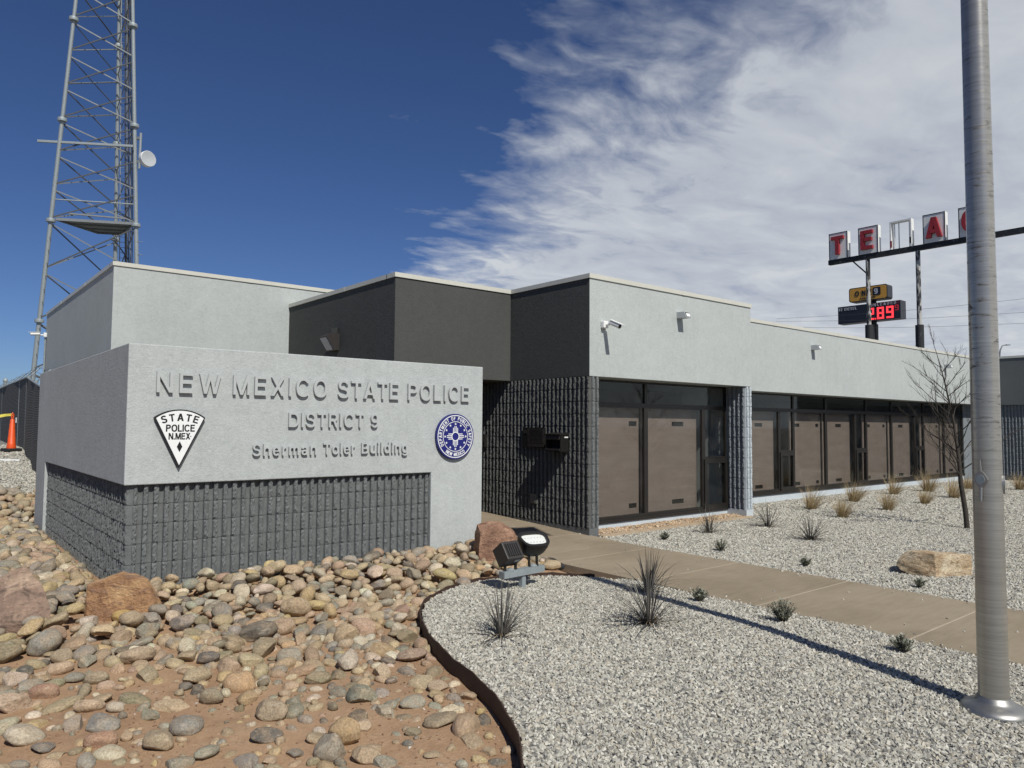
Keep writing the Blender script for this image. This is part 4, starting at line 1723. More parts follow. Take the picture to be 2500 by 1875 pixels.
# wing bays
ZS2, ZT2 = 0.225, 2.190
x0 = 14.79
mod = 3.895
for k in range(-1, 4):
    a = x0 + k * mod
    n0, n1, e = a + 1.62, a + 2.27, a + mod
    if k == -1:
        # only its tail shows to the right of the pier
        panel_window(max(n1 + G, XE + 0.01), e - G, ZS2, ZT2, YB2, [(e - 0.5, e - 0.25)])
        transom(max(n1 + G, XE + 0.01), e - G, ZT2 + G, ZF - 0.001, YB2)
        continue
    if k < 3:
        panel_window(a + G, n0 - G, ZS2, ZT2, YB2, [(a + 0.79, a + 1.11)])
        vent_window(n0 + G, n1 - G, ZS2, 1.155, ZT2, YB2)
        panel_window(n1 + G, e - G, ZS2, ZT2, YB2, [(n1 + 0.24, n1 + 0.56), (e - 0.27, e - 0.12)])
        transom(a + G, n1 - G, ZT2 + G, ZF - 0.001, YB2)
        transom(n1 + G, e - G, ZT2 + G, ZF - 0.001, YB2)
    else:
        panel_window(a + G, n0 - G, ZS2, ZT2, YB2, [(a + 0.79, a + 1.11)])
        transom(a + G, n0 - G, ZT2 + G, ZF - 0.001, YB2)
        part(MB().box(n0, XR + 0.12, YB2 - 0.05, YB2 + 0.1, 0.0, ZF - 0.001), 'end_pier', M['block_slate'], bld)
XWE = x0 + 3 * mod + 1.62
part(MB().box(XE - 0.019, XWE, YB2 - 0.065, YB2 + 0.05, 0.160, ZS2 - G), 'sill', M['bronze'], bld)
part(MB().box(XE - 0.019, XWE, YB2 - 0.035, YB2 + 0.2, -0.3, 0.1595), 'window_base', M['plinth_pale'], bld)
# rooms behind the glass
part(MB().box(XC + 0.2, XE, YB1 + 0.25, 12.3, -0.2, 0.1), 'room_floor', M['inside'], bld)
part(MB().box(XC + 0.2, XE + 3, 11.0, 11.2, 0.1, ZF - 0.004), 'room_back_wall', M['inside'], bld)
part(MB().box(XE, XR + 0.1, YB2 + 0.25, 12.3, -0.2, 0.12), 'room_floor', M['inside'], bld)
part(MB().box(XE + 3, XR + 0.1, 12.3, 12.5, 0.1, ZF - 0.004), 'room_back_wall', M['inside'], bld)
part(MB().box(XR + 0.1, XR + 0.3, YW, 12.5, -0.2, ZF - 0.004), 'room_end_wall', M['inside'], bld)
# little kerb in front of the pebble strip
tag(link('kerb', MB().box(XC + 0.21, PX + 0.10, 8.205, 8.318, -0.1, 0.022).mesh('kerb', M['curb'])), 'low tan concrete kerb before the pebble strip', kind='structure')


# ---- things on the walls
def wall_pack(x, z, y, label):
    t_ = thing('wall_light', label, 'wall light', (x, y, z), group='boxy wall lights along the front')
    w = 0.15
    prof = [(0, 0.0), (-0.215, 0.0), (-0.165, 0.108), (0, 0.115)]
    part(MB().prism(prof, lambda a, b_, q: (q, a, b_), 0, w), 'housing', M['pack_grey'], t_, local=True)
    # sloped lens set in the front
    p0, p1 = Vector((0, -0.215, 0.0)), Vector((0, -0.165, 0.108))
    d = (p1 - p0)
    n_ = Vector((0, -d.z, d.y)).normalized()
    c_ = (p0 + p1) / 2 + Vector((w / 2, 0, 0)) + n_ * 0.002
    part(MB().obox(c_, (w / 2 - 0.012, 0, 0), d * 0.40, n_ * 0.003), 'bezel', M['brown_metal'], t_, local=True)
    part(MB().obox(c_ + n_ * 0.004 - d * 0.06, (w / 2 - 0.024, 0, 0), d * 0.28, n_ * 0.002), 'lens', M['white_plastic'], t_, local=True)
    return t_


wall_pack(10.686, 3.727, YC - 0.001, 'small boxy grey wall light above the near window bay')
wall_pack(17.149, 3.681, YW - 0.001, 'small boxy grey wall light in the middle of the wing')
wall_pack(25.400, 3.673, YW - 0.001, 'small boxy grey wall light at the far end of the wing behind the bare tree')

# dark floodlight style pack on the entrance volume's side
t_ = thing('wall_light', 'dark wall light with glass lens on the charcoal wall above the sign', 'wall light', (XD, 12.43, 3.12))
part(MB().box(-0.03, -0.001, -0.12, 0.12, 0.27, 0.42), 'back_box', M['black_metal'], t_, local=True)
prof = [(-0.001, 0.0), (-0.10, -0.01), (-0.26, 0.24), (-0.16, 0.30), (-0.001, 0.30)]
part(MB().prism(prof, lambda a, b_, q: (a, q, b_), -0.15, 0.15), 'housing', M['brown_metal'], t_, local=True)
p0, p1 = Vector((-0.10, 0, -0.01)), Vector((-0.26, 0, 0.24))
d = p1 - p0
n_ = Vector((-d.z, 0, d.x)).normalized()
if n_.x > 0:
    n_ = -n_
part(MB().obox((p0 + p1) / 2 + n_ * 0.003, d * 0.43, (0, 0.13, 0), n_ * 0.004), 'lens', M['pack_grey'], t_, local=True)


def bullet_camera(loc, rz, label, pitch=0.42, yaw=0.5):
    t_ = thing('security_camera', label, 'camera', loc, (0, 0, rz))
    o_ = part(MB().box(-0.055, 0.055, -0.075, -0.001, -0.055, 0.06), 'junction_box', M['white_plastic'], t_, local=True)
    bevel(o_, 0.012, 2)
    part(MB().tube([(0, -0.07, 0.0), (0, -0.13, -0.005), (0.02, -0.17, 0.01)], 0.018, 8), 'arm', M['white_plastic'], t_, True, local=True)
    dr_ = Vector((math.sin(yaw) * math.cos(pitch), -math.cos(yaw) * math.cos(pitch), -math.sin(pitch)))
    s_ = dr_.cross(Vector((0, 0, 1))).normalized()
    u_ = s_.cross(dr_)
    c_ = Vector((0.02, -0.17, 0.02))
    body = MB().tube([c_ - dr_ * 0.02, c_ + dr_ * 0.19], [0.040, 0.040], 14)
    h_ = part(body, 'housing', M['white_plastic'], t_, True, local=True)
    part(MB().obox(c_ + dr_ * 0.10 + u_ * 0.044, dr_ * 0.135, s_ * 0.043, u_ * 0.004), 'sunshield', M['white_plastic'], t_, local=True)
    part(MB().tube([c_ + dr_ * 0.188, c_ + dr_ * 0.196], [0.036, 0.034], 14), 'lens', M['black_metal'], h_, True, local=True)
    return t_


bullet_camera((8.760, YC - 0.001, 3.43), 0, 'white bullet security camera on the light wall beside the dark corner', 0.40, 0.05)
bullet_camera((XL - 0.001, YLB - 0.15, 4.05), -PI / 2, 'white bullet security camera at the far edge of the left block', 0.05, -0.35)
cd = MB().tube([(XL - 0.03, YLB - 0.13, 3.98), (XL - 0.03, YLB - 0.13, -0.1)], 0.022, 8)
tag(link('conduit', cd.mesh('conduit', M['galv'], True)), 'thin grey conduit running down the far edge of the left block', 'conduit')

# bronze style plaque, night drop box and cover plate on the dark block wall
pq = thing('plaque', 'dark notice plaque with raised panels on the dark block wall', 'plaque', (XC - 0.012, 9.62, 1.565))
part(MB().box(-0.03, -0.001, -0.285, 0.285, -0.172, 0.176), 'board', M['black_metal'], pq, local=True)
for (a0, a1, b0, b1) in ((-0.27, 0.155, 0.03, 0.155), (-0.27, 0.155, -0.095, 0.018), (-0.27, 0.155, -0.158, -0.108), (0.17, 0.27, 0.07, 0.13)):
    pl = part(MB().box(-0.036, -0.0295, a0, a1, b0, b1), 'raised_panel', M['brown_metal'], pq, local=True)
for b0 in (0.125, 0.10, 0.075, 0.05, -0.01, -0.035, -0.06):
    part(MB().box(-0.0375, -0.0355, -0.22, 0.10, b0 - 0.004, b0 + 0.004), 'text_line', M['black_enamel'], pq, local=True)
mbx = thing('drop_box', 'black metal drop box with open hopper on the dark block wall', 'drop box', (XC - 0.008, 8.956, 1.349))
part(MB().box(-0.185, -0.001, -0.181, 0.181, 0.0, 0.035), 'bottom', M['black_metal'], mbx, local=True)
part(MB().box(-0.185, -0.001, -0.181, -0.169, 0.036, 0.27), 'side', M['black_metal'], mbx, local=True)
part(MB().box(-0.185, -0.001, 0.169, 0.181, 0.036, 0.27), 'side', M['black_metal'], mbx, local=True)
part(MB().box(-0.05, -0.002, -0.168, 0.168, 0.036, 0.27), 'back', M['dark'], mbx, local=True)
part(MB().prism([(-0.22, 0.288), (-0.001, 0.312), (-0.001, 0.2705), (-0.185, 0.2705), (-0.215, 0.27)], lambda a, b_, q: (a, q, b_), -0.19, 0.19), 'hood', M['black_metal'], mbx, local=True)
part(MB().prism([(-0.205, 0.20), (-0.19, 0.20), (-0.186, 0.262), (-0.20, 0.262)], lambda a, b_, q: (a, q, b_), -0.168, 0.168), 'flap', M['brown_metal'], mbx, local=True)
part(MB().box(-0.205, -0.186, -0.168, 0.168, 0.02, 0.045), 'lip', M['brown_metal'], mbx, local=True)
part(MB().box(-0.10, -0.02, -0.187, -0.1815, 0.225, 0.245), 'latch', M['white_plastic'], mbx, local=True)
op = thing('cover_plate', 'small grey cover plate low on the dark block wall', 'cover plate', (XC - 0.010, 9.637, 0.51))
part(MB().box(-0.014, -0.001, -0.083, 0.083, -0.083, 0.083), 'plate', plain('dull_olive_plate', (0.13, 0.125, 0.11), 0.6), op, local=True)
part(MB().box(-0.022, -0.0135, -0.05, 0.05, -0.055, 0.03), 'lid', M['plinth'], op, local=True)
ic = thing('intercom', 'dark intercom box deep in the shaded entrance', 'intercom', (XC - 0.008, 11.06, 1.48))
part(MB().box(-0.07, -0.001, -0.08, 0.08, -0.12, 0.12), 'case', M['black_metal'], ic, local=True)
part(MB().box(-0.074, -0.0695, -0.06, 0.06, -0.02, 0.09), 'speaker', M['brown_metal'], ic, local=True)

# ================================================================== FLAGPOLE
FPX, FPY = 5.36, 1.71
fp = thing('flagpole', 'brushed aluminium flagpole with scuff marks in the near gravel', 'flagpole', (FPX, FPY, 0.0))
prof = [(0.0865, -0.2)] + [(0.0865 - 0.0022 * z, z) for z in (0.0, 0.8, 1.6, 2.4, 3.2, 4.0, 5.0, 6.0, 7.0, 8.0, 9.05)]
part(MB().lathe(prof, n=48), 'shaft', M['alu'], fp, True, local=True)
part(MB().lathe([(0.184, -0.02), (0.191, 0.012), (0.187, 0.028), (0.170, 0.045), (0.142, 0.058), (0.116, 0.068), (0.101, 0.082), (0.093, 0.10), (0.0885, 0.104), (0.087, 0.10)], n=48), 'flash_collar', M['alu_spun'], fp, True, local=True)
part(MB().lathe([(0.02, 9.03), (0.07, 9.08), (0.09, 9.16), (0.07, 9.24), (0.02, 9.28)], n=24), 'ball', M['alu_spun'], fp, True, local=True)
# cast cleat cover on the side towards the camera
tc = Vector((-FPX, -FPY, 0)).normalized()
sd = Vector((tc.y, -tc.x, 0))
q0 = onZ(2400, 1180, 1.335)
ang = 0.40
n_ = (tc * math.cos(ang) + sd * math.sin(ang)).normalized()
s_ = Vector((-n_.y, n_.x, 0))
zc_ = 1.462
poly = []
for a in [2 * PI * k / 20 for k in range(20)]:
    ca, sa_ = math.cos(a), math.sin(a)
    e_ = (abs(ca) ** 1.25 + abs(sa_) ** 1.25) ** (-1 / 1.25)
    poly.append((0.041 * e_ * ca, 0.058 * e_ * sa_))
rr = 0.0865 - 0.0022 * zc_
cl = part(MB().prism(poly, lambda a, b_, t_: n_ * (rr + t_) + s_ * a + Vector((0, 0, zc_ + b_)), -0.01, 0.014), 'cleat_cover', M['alu_spun'], fp, local=True)
part(MB().prism([(0.025 * math.cos(a), 0.030 * math.sin(a)) for a in [2 * PI * k / 16 for k in range(16)]], lambda a, b_, t_: n_ * (rr + t_) + s_ * a + Vector((0, 0, zc_ + b_)), 0.0135, 0.018), 'raised_disc', M['galv'], cl, local=True)
part(MB().tube([n_ * (rr + 0.010) + Vector((0, 0, zc_ + 0.05)), n_ * (rr + 0.016) + Vector((0, 0, zc_ + 0.125))], [0.009, 0.007], 10), 'cleat_horn', M['alu_spun'], cl, True, local=True)
part(MB().tube([n_ * (rr + 0.010) + Vector((0, 0, zc_ - 0.05)), n_ * (rr + 0.016) + Vector((0, 0, zc_ - 0.135))], [0.010, 0.009], 10), 'cleat_horn', M['alu_spun'], cl, True, local=True)
n2 = (tc * math.cos(1.5) + sd * math.sin(1.5)).normalized()
for sg in (-1,):
    n2 = (tc * math.cos(1.62 * sg) + sd * math.sin(1.62 * sg)).normalized()
    s2 = Vector((-n2.y, n2.x, 0))
    part(MB().prism([(0.035 * math.cos(a), 0.06 * math.sin(a)) for a in [2 * PI * k / 16 for k in range(16)]], lambda a, b_, t_: n2 * (rr + t_) + s2 * a + Vector((0, 0, 1.43 + b_)), -0.012, 0.008), 'hand_hole_cover', M['alu_spun'], fp, local=True)

flm = MB()
nu, nv = 16, 8
for i in range(nu + 1):
    for j in range(nv + 1):
        u, v = i / nu, j / nv
        flm.v.append((0.07 + 1.15 * u * (1 - 0.12 * v), 0.10 * math.sin(u * 7.5 + v * 1.5) * u, 8.95 - 0.85 * v - 0.38 * u * u - 0.10 * u))
for i in range(nu):
    for j in range(nv):
        a = i * (nv + 1) + j
        flm.f.append((a, a + 1, a + nv + 2, a + nv + 1))
        flm.mi.append(0 if (j // 2) % 2 else 1)
o = link('flag', flm.mesh('flag', [plain('red_flag_cloth', (0.35, 0.03, 0.03), 0.9), plain('yellow_flag_cloth', (0.60, 0.42, 0.05), 0.9)], 'all'), None, (FPX, FPY, 0))
o.modifiers.new('thick', 'SOLIDIFY').thickness = 0.003
tag(o, 'flag high on the flagpole above the picture, known by its soft shadow on the walkway', 'flag')

# ================================================================== GROUND FLOODLIGHTS
gpt = gp(1275, 1432)
fl = thing('ground_floodlight', 'pair of dark floodlights on a galvanized crossbar in the near gravel', 'floodlight', (gpt.x, gpt.y, zs(gpt.x, gpt.y)), (0, 0, math.radians(4)))
part(MB().box(-0.028, 0.028, -0.028, 0.028, -0.3, 0.130), 'post', M['galv'], fl, local=True)
part(MB().box(-0.31, 0.31, -0.045, 0.045, 0.1305, 0.2), 'crossbar', M['galv'], fl, local=True)
for sx in (-0.314, 0.3105):
    part(MB().box(sx, sx + 0.0035, -0.04, 0.04, 0.134, 0.197), 'end_cap', M['galv_dark'], fl, local=True)
# left lamp: square cast housing seen from behind, fins up
lh = thing
hc = Vector((-0.185, 0.03, 0.375))
ax = Vector((math.cos(-0.05), math.sin(-0.05), 0))
dv = Vector((-ax.y, ax.x, 0))                       # away from the camera
el = math.radians(36)
fw = (dv * math.cos(el) - Vector((0, 0, math.sin(el)))).normalized()
up = ax.cross(fw).normalized()
if up.z < 0:
    up = -up
hs = MB()
hs.obox(hc, ax * 0.118, up * 0.105, fw * 0.095)
h1 = part(hs, 'housing', M['brown_metal'], fl, local=True)
bevel(h1, 0.008, 2)
hb_ = MB().obox(hc - fw * 0.096, ax * 0.090, up * 0.072, fw * 0.004)
part(hb_, 'fin_gap_shade', M['dark'], h1, local=True)  # black plate between the fins, gap shade put into its colour
for k in range(6):
    part(MB().obox(hc - fw * 0.102 + ax * (-0.075 + 0.030 * k), ax * 0.005, up * 0.072, fw * 0.007), 'fin', M['brown_metal'], h1, local=True)
part(MB().obox(hc - fw * 0.03 - up * 0.1065 + ax * 0.05, ax * 0.034, up * 0.0015, fw * 0.022), 'rating_label', M['pack_grey'], h1, local=True)
for sx in (-0.075, 0.075):
    part(MB().bar((hc + ax * sx - up * 0.06).to_tuple(), (-0.185 + ax.x * sx, ax.y * sx, 0.2), 0.034, 0.012, (0, 1, 0)), 'yoke', M['black_metal'], fl, local=True)
part(MB().lathe([(0.05, 0.2005), (0.05, 0.21), (0.02, 0.225)], (-0.185, 0, 0), 16), 'bolt_plate', M['galv'], fl, True, local=True)
# right lamp: wide oval LED head with its lens tipped up towards the flagpole
hc = Vector((0.17, 0.0, 0.46))
ax = Vector((math.cos(-0.27), math.sin(-0.27), 0))
fd = Vector((ax.y, -ax.x, 0))                       # towards the camera
el = math.radians(60)
nl = (fd * math.cos(el) + Vector((0, 0, math.sin(el)))).normalized()
up = nl.cross(ax)
if up.z < 0:
    up = -up


def oval(w, h, n=28, pw=3.2):
    out = []
    for k in range(n):
        a = 2 * PI * k / n
        ca, sa_ = math.cos(a), math.sin(a)
        e_ = (abs(ca) ** pw + abs(sa_) ** pw) ** (-1 / pw)
        out.append((w * e_ * ca * (1.0 + 0.10 * (sa_ * e_)), h * e_ * sa_))
    return out


fr_ = lambda a, b_, t_: hc + ax * a + up * b_ + nl * t_
mbh = MB()
sec = [(0.125, 0.088, -0.12), (0.155, 0.112, -0.07), (0.174, 0.128, 0.0), (0.174, 0.128, 0.035)]
nn_ = 28
for (w, h, t_) in sec:
    mbh.v += [tuple(fr_(a, b_, t_)) for a, b_ in oval(w, h, nn_)]
for j in range(len(sec) - 1):
    for k in range(nn_):
        mbh.f.append((j * nn_ + k, j * nn_ + (k + 1) % nn_, (j + 1) * nn_ + (k + 1) % nn_, (j + 1) * nn_ + k))
        mbh.mi.append(0)
mbh.f.append(tuple(range(nn_)))
mbh.f.append(tuple(3 * nn_ + k for k in range(nn_)))
mbh.mi += [0, 0]
h2 = part(mbh, 'head', M['black_metal'], fl, True, local=True)
mm, N, b = new_mat('frosted_lens')
setc(N, b, 'Base Color', (0.66, 0.675, 0.63))
setc(N, b, 'Roughness', 0.25)
M['lens'] = mm
part(MB().prism(oval(0.143, 0.092, 28, 3.6), fr_, 0.034, 0.039), 'lens', M['lens'], h2, local=True)
for r_ in (-1, 1):
    for k in range(6):
        part(MB().prism([(0.009 * math.cos(a) - 0.10 + 0.04 * k, 0.009 * math.sin(a) + 0.038 * r_) for a in [PI * q / 4 for q in range(8)]], fr_, 0.0385, 0.041), 'diode', M['pack_grey'], h2, local=True)
rim = MB()
oo, ii = oval(0.178, 0.132, 28), oval(0.146, 0.095, 28, 3.6)
for (pl_, t_) in ((oo, 0.034), (oo, 0.060), (ii, 0.060), (ii, 0.034)):
    rim.v += [tuple(fr_(a, b_, t_)) for a, b_ in pl_]
for j in range(4):
    for k in range(28):
        rim.f.append((j * 28 + k, j * 28 + (k + 1) % 28, ((j + 1) % 4) * 28 + (k + 1) % 28, ((j + 1) % 4) * 28 + k))
        rim.mi.append(0)
part(rim, 'rim', M['black_metal'], h2, local=True)
for sx in (-0.05, 0.05):
    part(MB().bar(tuple(hc + ax * sx - nl * 0.09 - up * 0.03), (0.17 + ax.x * sx, ax.y * sx, 0.2), 0.040, 0.014, tuple(ax)), 'yoke', M['black_metal'], fl, local=True)
part(MB().lathe([(0.045, 0.2005), (0.045, 0.21), (0.02, 0.23)], (0.17, 0, 0), 16), 'bolt_plate', M['galv'], fl, True, local=True)

# ================================================================== BOULDERS AND COBBLES
def ico(sub):
    bm = bmesh.new()
    bmesh.ops.create_icosphere(bm, subdivisions=sub, radius=1.0)
    V = np.array([v.co[:] for v in bm.verts])
    Fc = [tuple(v.index for v in f.verts) for f in bm.faces]
    bm.free()
    return V, Fc


def lump(V, seed, amp, freq=1.4, octaves=2):
    r = np.random.RandomState(seed)
    out = np.zeros(len(V))
    for o_ in range(octaves):
        for _ in range(5):
            d_ = r.normal(size=3)
            d_ /= np.linalg.norm(d_)
            out += amp / (1.8 ** o_) * np.sin(V @ d_ * freq * (1.9 ** o_) + r.uniform(0, 6.28)) / 2.2
    return V * (1 + out)[:, None]


def cut(V, planes):
    V = V.copy()
    for n, d in planes:
        n = np.array(n, float)
        n /= np.linalg.norm(n)
        s = V @ n - d
        m = s > 0
        V[m] -= n * s[m][:, None]
    return V


def boulder(name, label, mat, px, py, dims, planes, seed, rz=0.0, sink=0.1, dy=0.0, amp=0.10):
    V, Fc = ico(5)
    V = lump(V, seed, amp, 1.5, 3)
    V = cut(V, planes)
    r = np.random.RandomState(seed + 1)
    V = lump(V, seed + 5, 0.025, 7.0, 3)
    V = V * np.array(dims) / 2
    zmin = V[:, 2].min()
    V[:, 2] -= zmin
    c, s = math.cos(rz), math.sin(rz)
    V = V @ np.array([[c, s, 0], [-s, c, 0], [0, 0, 1]])
    g = gp(px, py)
    fwd = Vector((CF.x, CF.y, 0)).normalized()
    g = g + fwd * dy
    me_ = bpy.data.meshes.new(name)
    me_.from_pydata(V.tolist(), [], Fc)
    me_.materials.append(mat)
    me_.polygons.foreach_set('use_smooth', [True] * len(me_.polygons))
    try:
        me_.set_sharp_from_angle(angle=math.radians(28))
    except Exception:
        pass
    o_ = link(name, me_, None, (g.x, g.y, zs(g.x, g.y) - sink))
    tag(o_, label, 'boulder', 'sandstone boulders')
    return o_


VA = math.atan2(CF.y, CF.x) - PI / 2     # turns local -y to face the camera
boulder('boulder', 'ochre sandstone boulder with flat broken face at the sign corner', M['rock_ochre'], 266, 1522, (0.70, 0.42, 0.66),
        [((0.05, -1, 0.12), 0.45), ((-1, -0.15, 0.05), 0.80), ((0.9, 0.1, 0.5), 0.88), ((-0.35, 0, 1), 0.78), ((0.25, 0.1, 1), 0.80), ((-0.8, -0.8, 0.0), 0.82)], 3, VA + 0.1, 0.20, 0.16)
boulder('boulder', 'pinkish brown pointed boulder at the left edge of the picture', M['rock_pink'], -48, 1562, (0.80, 0.60, 0.84),
        [((0.75, -0.45, 0.55), 0.50), ((-0.1, -0.75, 0.62), 0.40), ((0.9, -0.6, -0.1), 0.62), ((-0.6, 0.2, 0.8), 0.70)], 8, VA - 0.1, 0.30, 0.2)
boulder('boulder', 'red brown boulder at the right end of the sign wall beside the walkway', M['rock_red'], 1208, 1368, (0.70, 0.52, 0.72),
        [((0.55, -0.2, 0.85), 0.72), ((-1, -0.2, 0.1), 0.70), ((-0.3, -0.3, 1), 0.80), ((0.0, -1, 0.25), 0.62), ((0.95, -0.2, 0.4), 0.80)], 21, VA + 0.05, 0.20, 0.15)
boulder('boulder', 'pale yellow flat-topped sandstone boulder in the far gravel', M['rock_pale'], 2318, 1410, (1.02, 0.72, 0.44),
        [((0.05, 0.10, 1), 0.46), ((0.20, -1, 0.02), 0.50), ((-0.85, -0.55, 0.0), 0.62), ((-0.75, 0.3, 0.6), 0.70), ((0.5, 0.3, 0.8), 0.66), ((0.95, -0.3, 0.0), 0.78)], 33, VA + 0.12, 0.09, 0.24, 0.04)

# shared cobble shapes
CV = []
for k in range(16):
    V, Fc = ico(4)
    r = np.random.RandomState(100 + k)
    V = lump(V, 200 + k, 0.20, 1.5, 2)
    if k >= 7:
        pl_ = []
        for _ in range(r.randint(3, 7)):
            n_ = r.normal(size=3)
            pl_.append((n_, r.uniform(0.55, 0.85)))
        V = cut(V, pl_)
    else:
        V = cut(V, [(r.normal(size=3), r.uniform(0.80, 0.93)) for _ in range(4)])
    V = np.sign(V) * np.abs(V) ** r.uniform(0.90, 1.0)
    V = lump(V, 300 + k, 0.028, 6.0, 3)
    V = V * np.array([1.0, r.uniform(0.58, 0.90), r.uniform(0.42, 0.66)])
    V /= np.abs(V[:, 0]).max()
    CV.append(V)
CF_FACES = Fc
V2, F2_ = ico(2)
CV_LO = []
for k in range(12):
    r = np.random.RandomState(500 + k)
    V = lump(V2, 600 + k, 0.22, 1.5, 2)
    if k > 7:
        V = cut(V, [(r.normal(size=3), r.uniform(0.55, 0.85)) for _ in range(4)])
    CV_LO.append(V * np.array([1.0, r.uniform(0.66, 0.92), r.uniform(0.48, 0.72)]))
CME = []
for k, V in enumerate(CV):
    me_ = bpy.data.meshes.new('river_cobble')
    me_.from_pydata(V.tolist(), [], CF_FACES)
    me_.materials.append(M['cobble'])
    me_.polygons.foreach_set('use_smooth', [True] * len(me_.polygons))
    if k >= 7:
        try:
            me_.set_sharp_from_angle(angle=math.radians(35))
        except Exception:
            pass
    CME.append(me_)

COLS = [('tan', (0.43, 0.33, 0.21)), ('grey', (0.275, 0.258, 0.207)), ('pinkish brown', (0.37, 0.258, 0.175)), ('ochre', (0.45, 0.335, 0.17)), ('dark grey', (0.125, 0.119, 0.103)), ('pale', (0.54, 0.47, 0.35)), ('olive brown', (0.245, 0.208, 0.136))]
WTS = [0.33, 0.25, 0.08, 0.08, 0.05, 0.11, 0.10]
CGROUP = 'river cobbles in the dirt bed'


def jit(c, rnd):
    k = rnd.uniform(0.82, 1.18)
    return tuple(min(0.8, x * k * rnd.uniform(0.94, 1.06)) for x in c)


def place_cobble(p, a, sc3, me_, tint, label, rot):
    o_ = link('river_cobble', me_, None, p, rot, sc3)
    o_.color = (*tint, 1)
    tag(o_, label, 'cobble', CGROUP)
    return o_


used = []      # (x, y, r)
NOTE = [
    # px, py, half-width px, colour, shape variant, squash z, label
    (655, 1762, 47, (0.27, 0.215, 0.145), 2, 0.80, 'large round grey tan cobble with a chipped left side in the foreground'),
    (232, 1828, 40, (0.30, 0.17, 0.11), 0, 0.62, 'reddish oval cobble lying alone on bare dirt at lower left'),
    (374, 1835, 42, (0.27, 0.215, 0.14), 5, 0.9, 'upright tan cobble block sunk in dirt near the bottom edge'),
    (504, 1722, 38, (0.20, 0.17, 0.115), 1, 0.62, 'olive grey bean-shaped cobble in the foreground'),
    (503, 1622, 30, (0.085, 0.082, 0.078), 3, 0.66, 'darkest grey curved cobble in the middle of the bed'),
    (303, 1603, 34, (0.115, 0.10, 0.07), 4, 0.52, 'dark olive flat oval cobble left of the middle'),
    (574, 1688, 41, (0.36, 0.235, 0.13), 6, 0.75, 'orange tan rounded cobble beside the olive bean-shaped one'),
    (836, 1822, 46, (0.34, 0.235, 0.125), 7, 0.95, 'tall ochre cobble standing at the bottom right of the dirt'),
    (803, 1862, 50, (0.27, 0.235, 0.18), 8, 0.80, 'broad pale grey cobble at the bottom edge'),
    (890, 1868, 38, (0.32, 0.24, 0.155), 2, 0.80, 'tan cobble wedged at the bottom edge beside the steel edging'),
    (93, 1708, 36, (0.27, 0.155, 0.105), 0, 0.70, 'reddish brown oval cobble propped up at the left'),
    (506, 1492, 28, (0.34, 0.32, 0.26), 9, 0.85, 'pale grey peaked cobble in front of the block panel'),
    (441, 1455, 40, (0.40, 0.26, 0.165), 4, 0.42, 'long flat pinkish tan cobble against the block panel'),
    (563, 1440, 32, (0.43, 0.33, 0.24), 6, 0.62, 'pale pink rounded cobble on top of the pile'),
    (290, 1524, 44, (0.40, 0.275, 0.09), 1, 0.42, 'long yellow cobble at the foot of the ochre boulder'),
    (97, 1500, 28, (0.22, 0.18, 0.16), 3, 0.62, 'mauve grey cobble between the two left boulders'),
    (1345, 1393, 26, (0.34, 0.27, 0.17), 7, 0.62, 'smooth tan egg-shaped cobble right of the floodlights'),
    (612, 1548, 27, (0.30, 0.19, 0.11), 10, 0.8, 'angular reddish tan cobble mid bed'),
    (640, 1500, 24, (0.12, 0.115, 0.10), 5, 0.75, 'small dark grey upright cobble near the pile front'),
    (780, 1558, 30, (0.17, 0.165, 0.145), 8, 0.70, 'slate grey cobble resting against a tan slab mid bed'),
    (842, 1575, 34, (0.33, 0.245, 0.15), 12, 0.95, 'tall tan slab-like cobble mid bed'),
    (140, 1622, 27, (0.235, 0.185, 0.125), 11, 0.85, 'angular brown cobble at left mid bed'),
    (220, 1672, 36, (0.26, 0.21, 0.14), 13, 0.72, 'flat grey brown broken cobble left of the middle'),
    (735, 1652, 36, (0.30, 0.20, 0.125), 14, 0.55, 'low broken pinkish cobble in the dirt right of the middle'),
    (700, 1620, 34, (0.24, 0.215, 0.165), 6, 0.66, 'grey tan oval cobble in the dirt right of the middle'),
]
rnd = random.Random(42)
for (px, py, hw, tint, var, sq, lab) in NOTE:
    g = gp(px, py)
    d = depth_of(g)
    a = hw / F_PX * d
    zb = zt(g.x, g.y)
    me_ = CME[var]
    hgt = a * sq
    fwd = Vector((CF.x, CF.y, 0)).normalized()
    c_ = Vector((g.x, g.y, 0)) + fwd * a * 0.55
    zb = zt(c_.x, c_.y)
    kz = sq / 0.62
    place_cobble((c_.x, c_.y, zb + a * sq * 0.50), a, (a, a * 1.0, a * kz), me_, tuple(min(0.7, v * 1.3) for v in tint), lab, (rnd.uniform(-0.12, 0.12), rnd.uniform(-0.12, 0.12), VA + rnd.uniform(-0.35, 0.35)))
    used.append((c_.x, c_.y, a * 0.9))

# regions with cobbles: density falls off away from the sign
BOULD = [(o_.location.x, o_.location.y, 0.36) for o_ in bpy.data.objects if o_.name.startswith('boulder')]


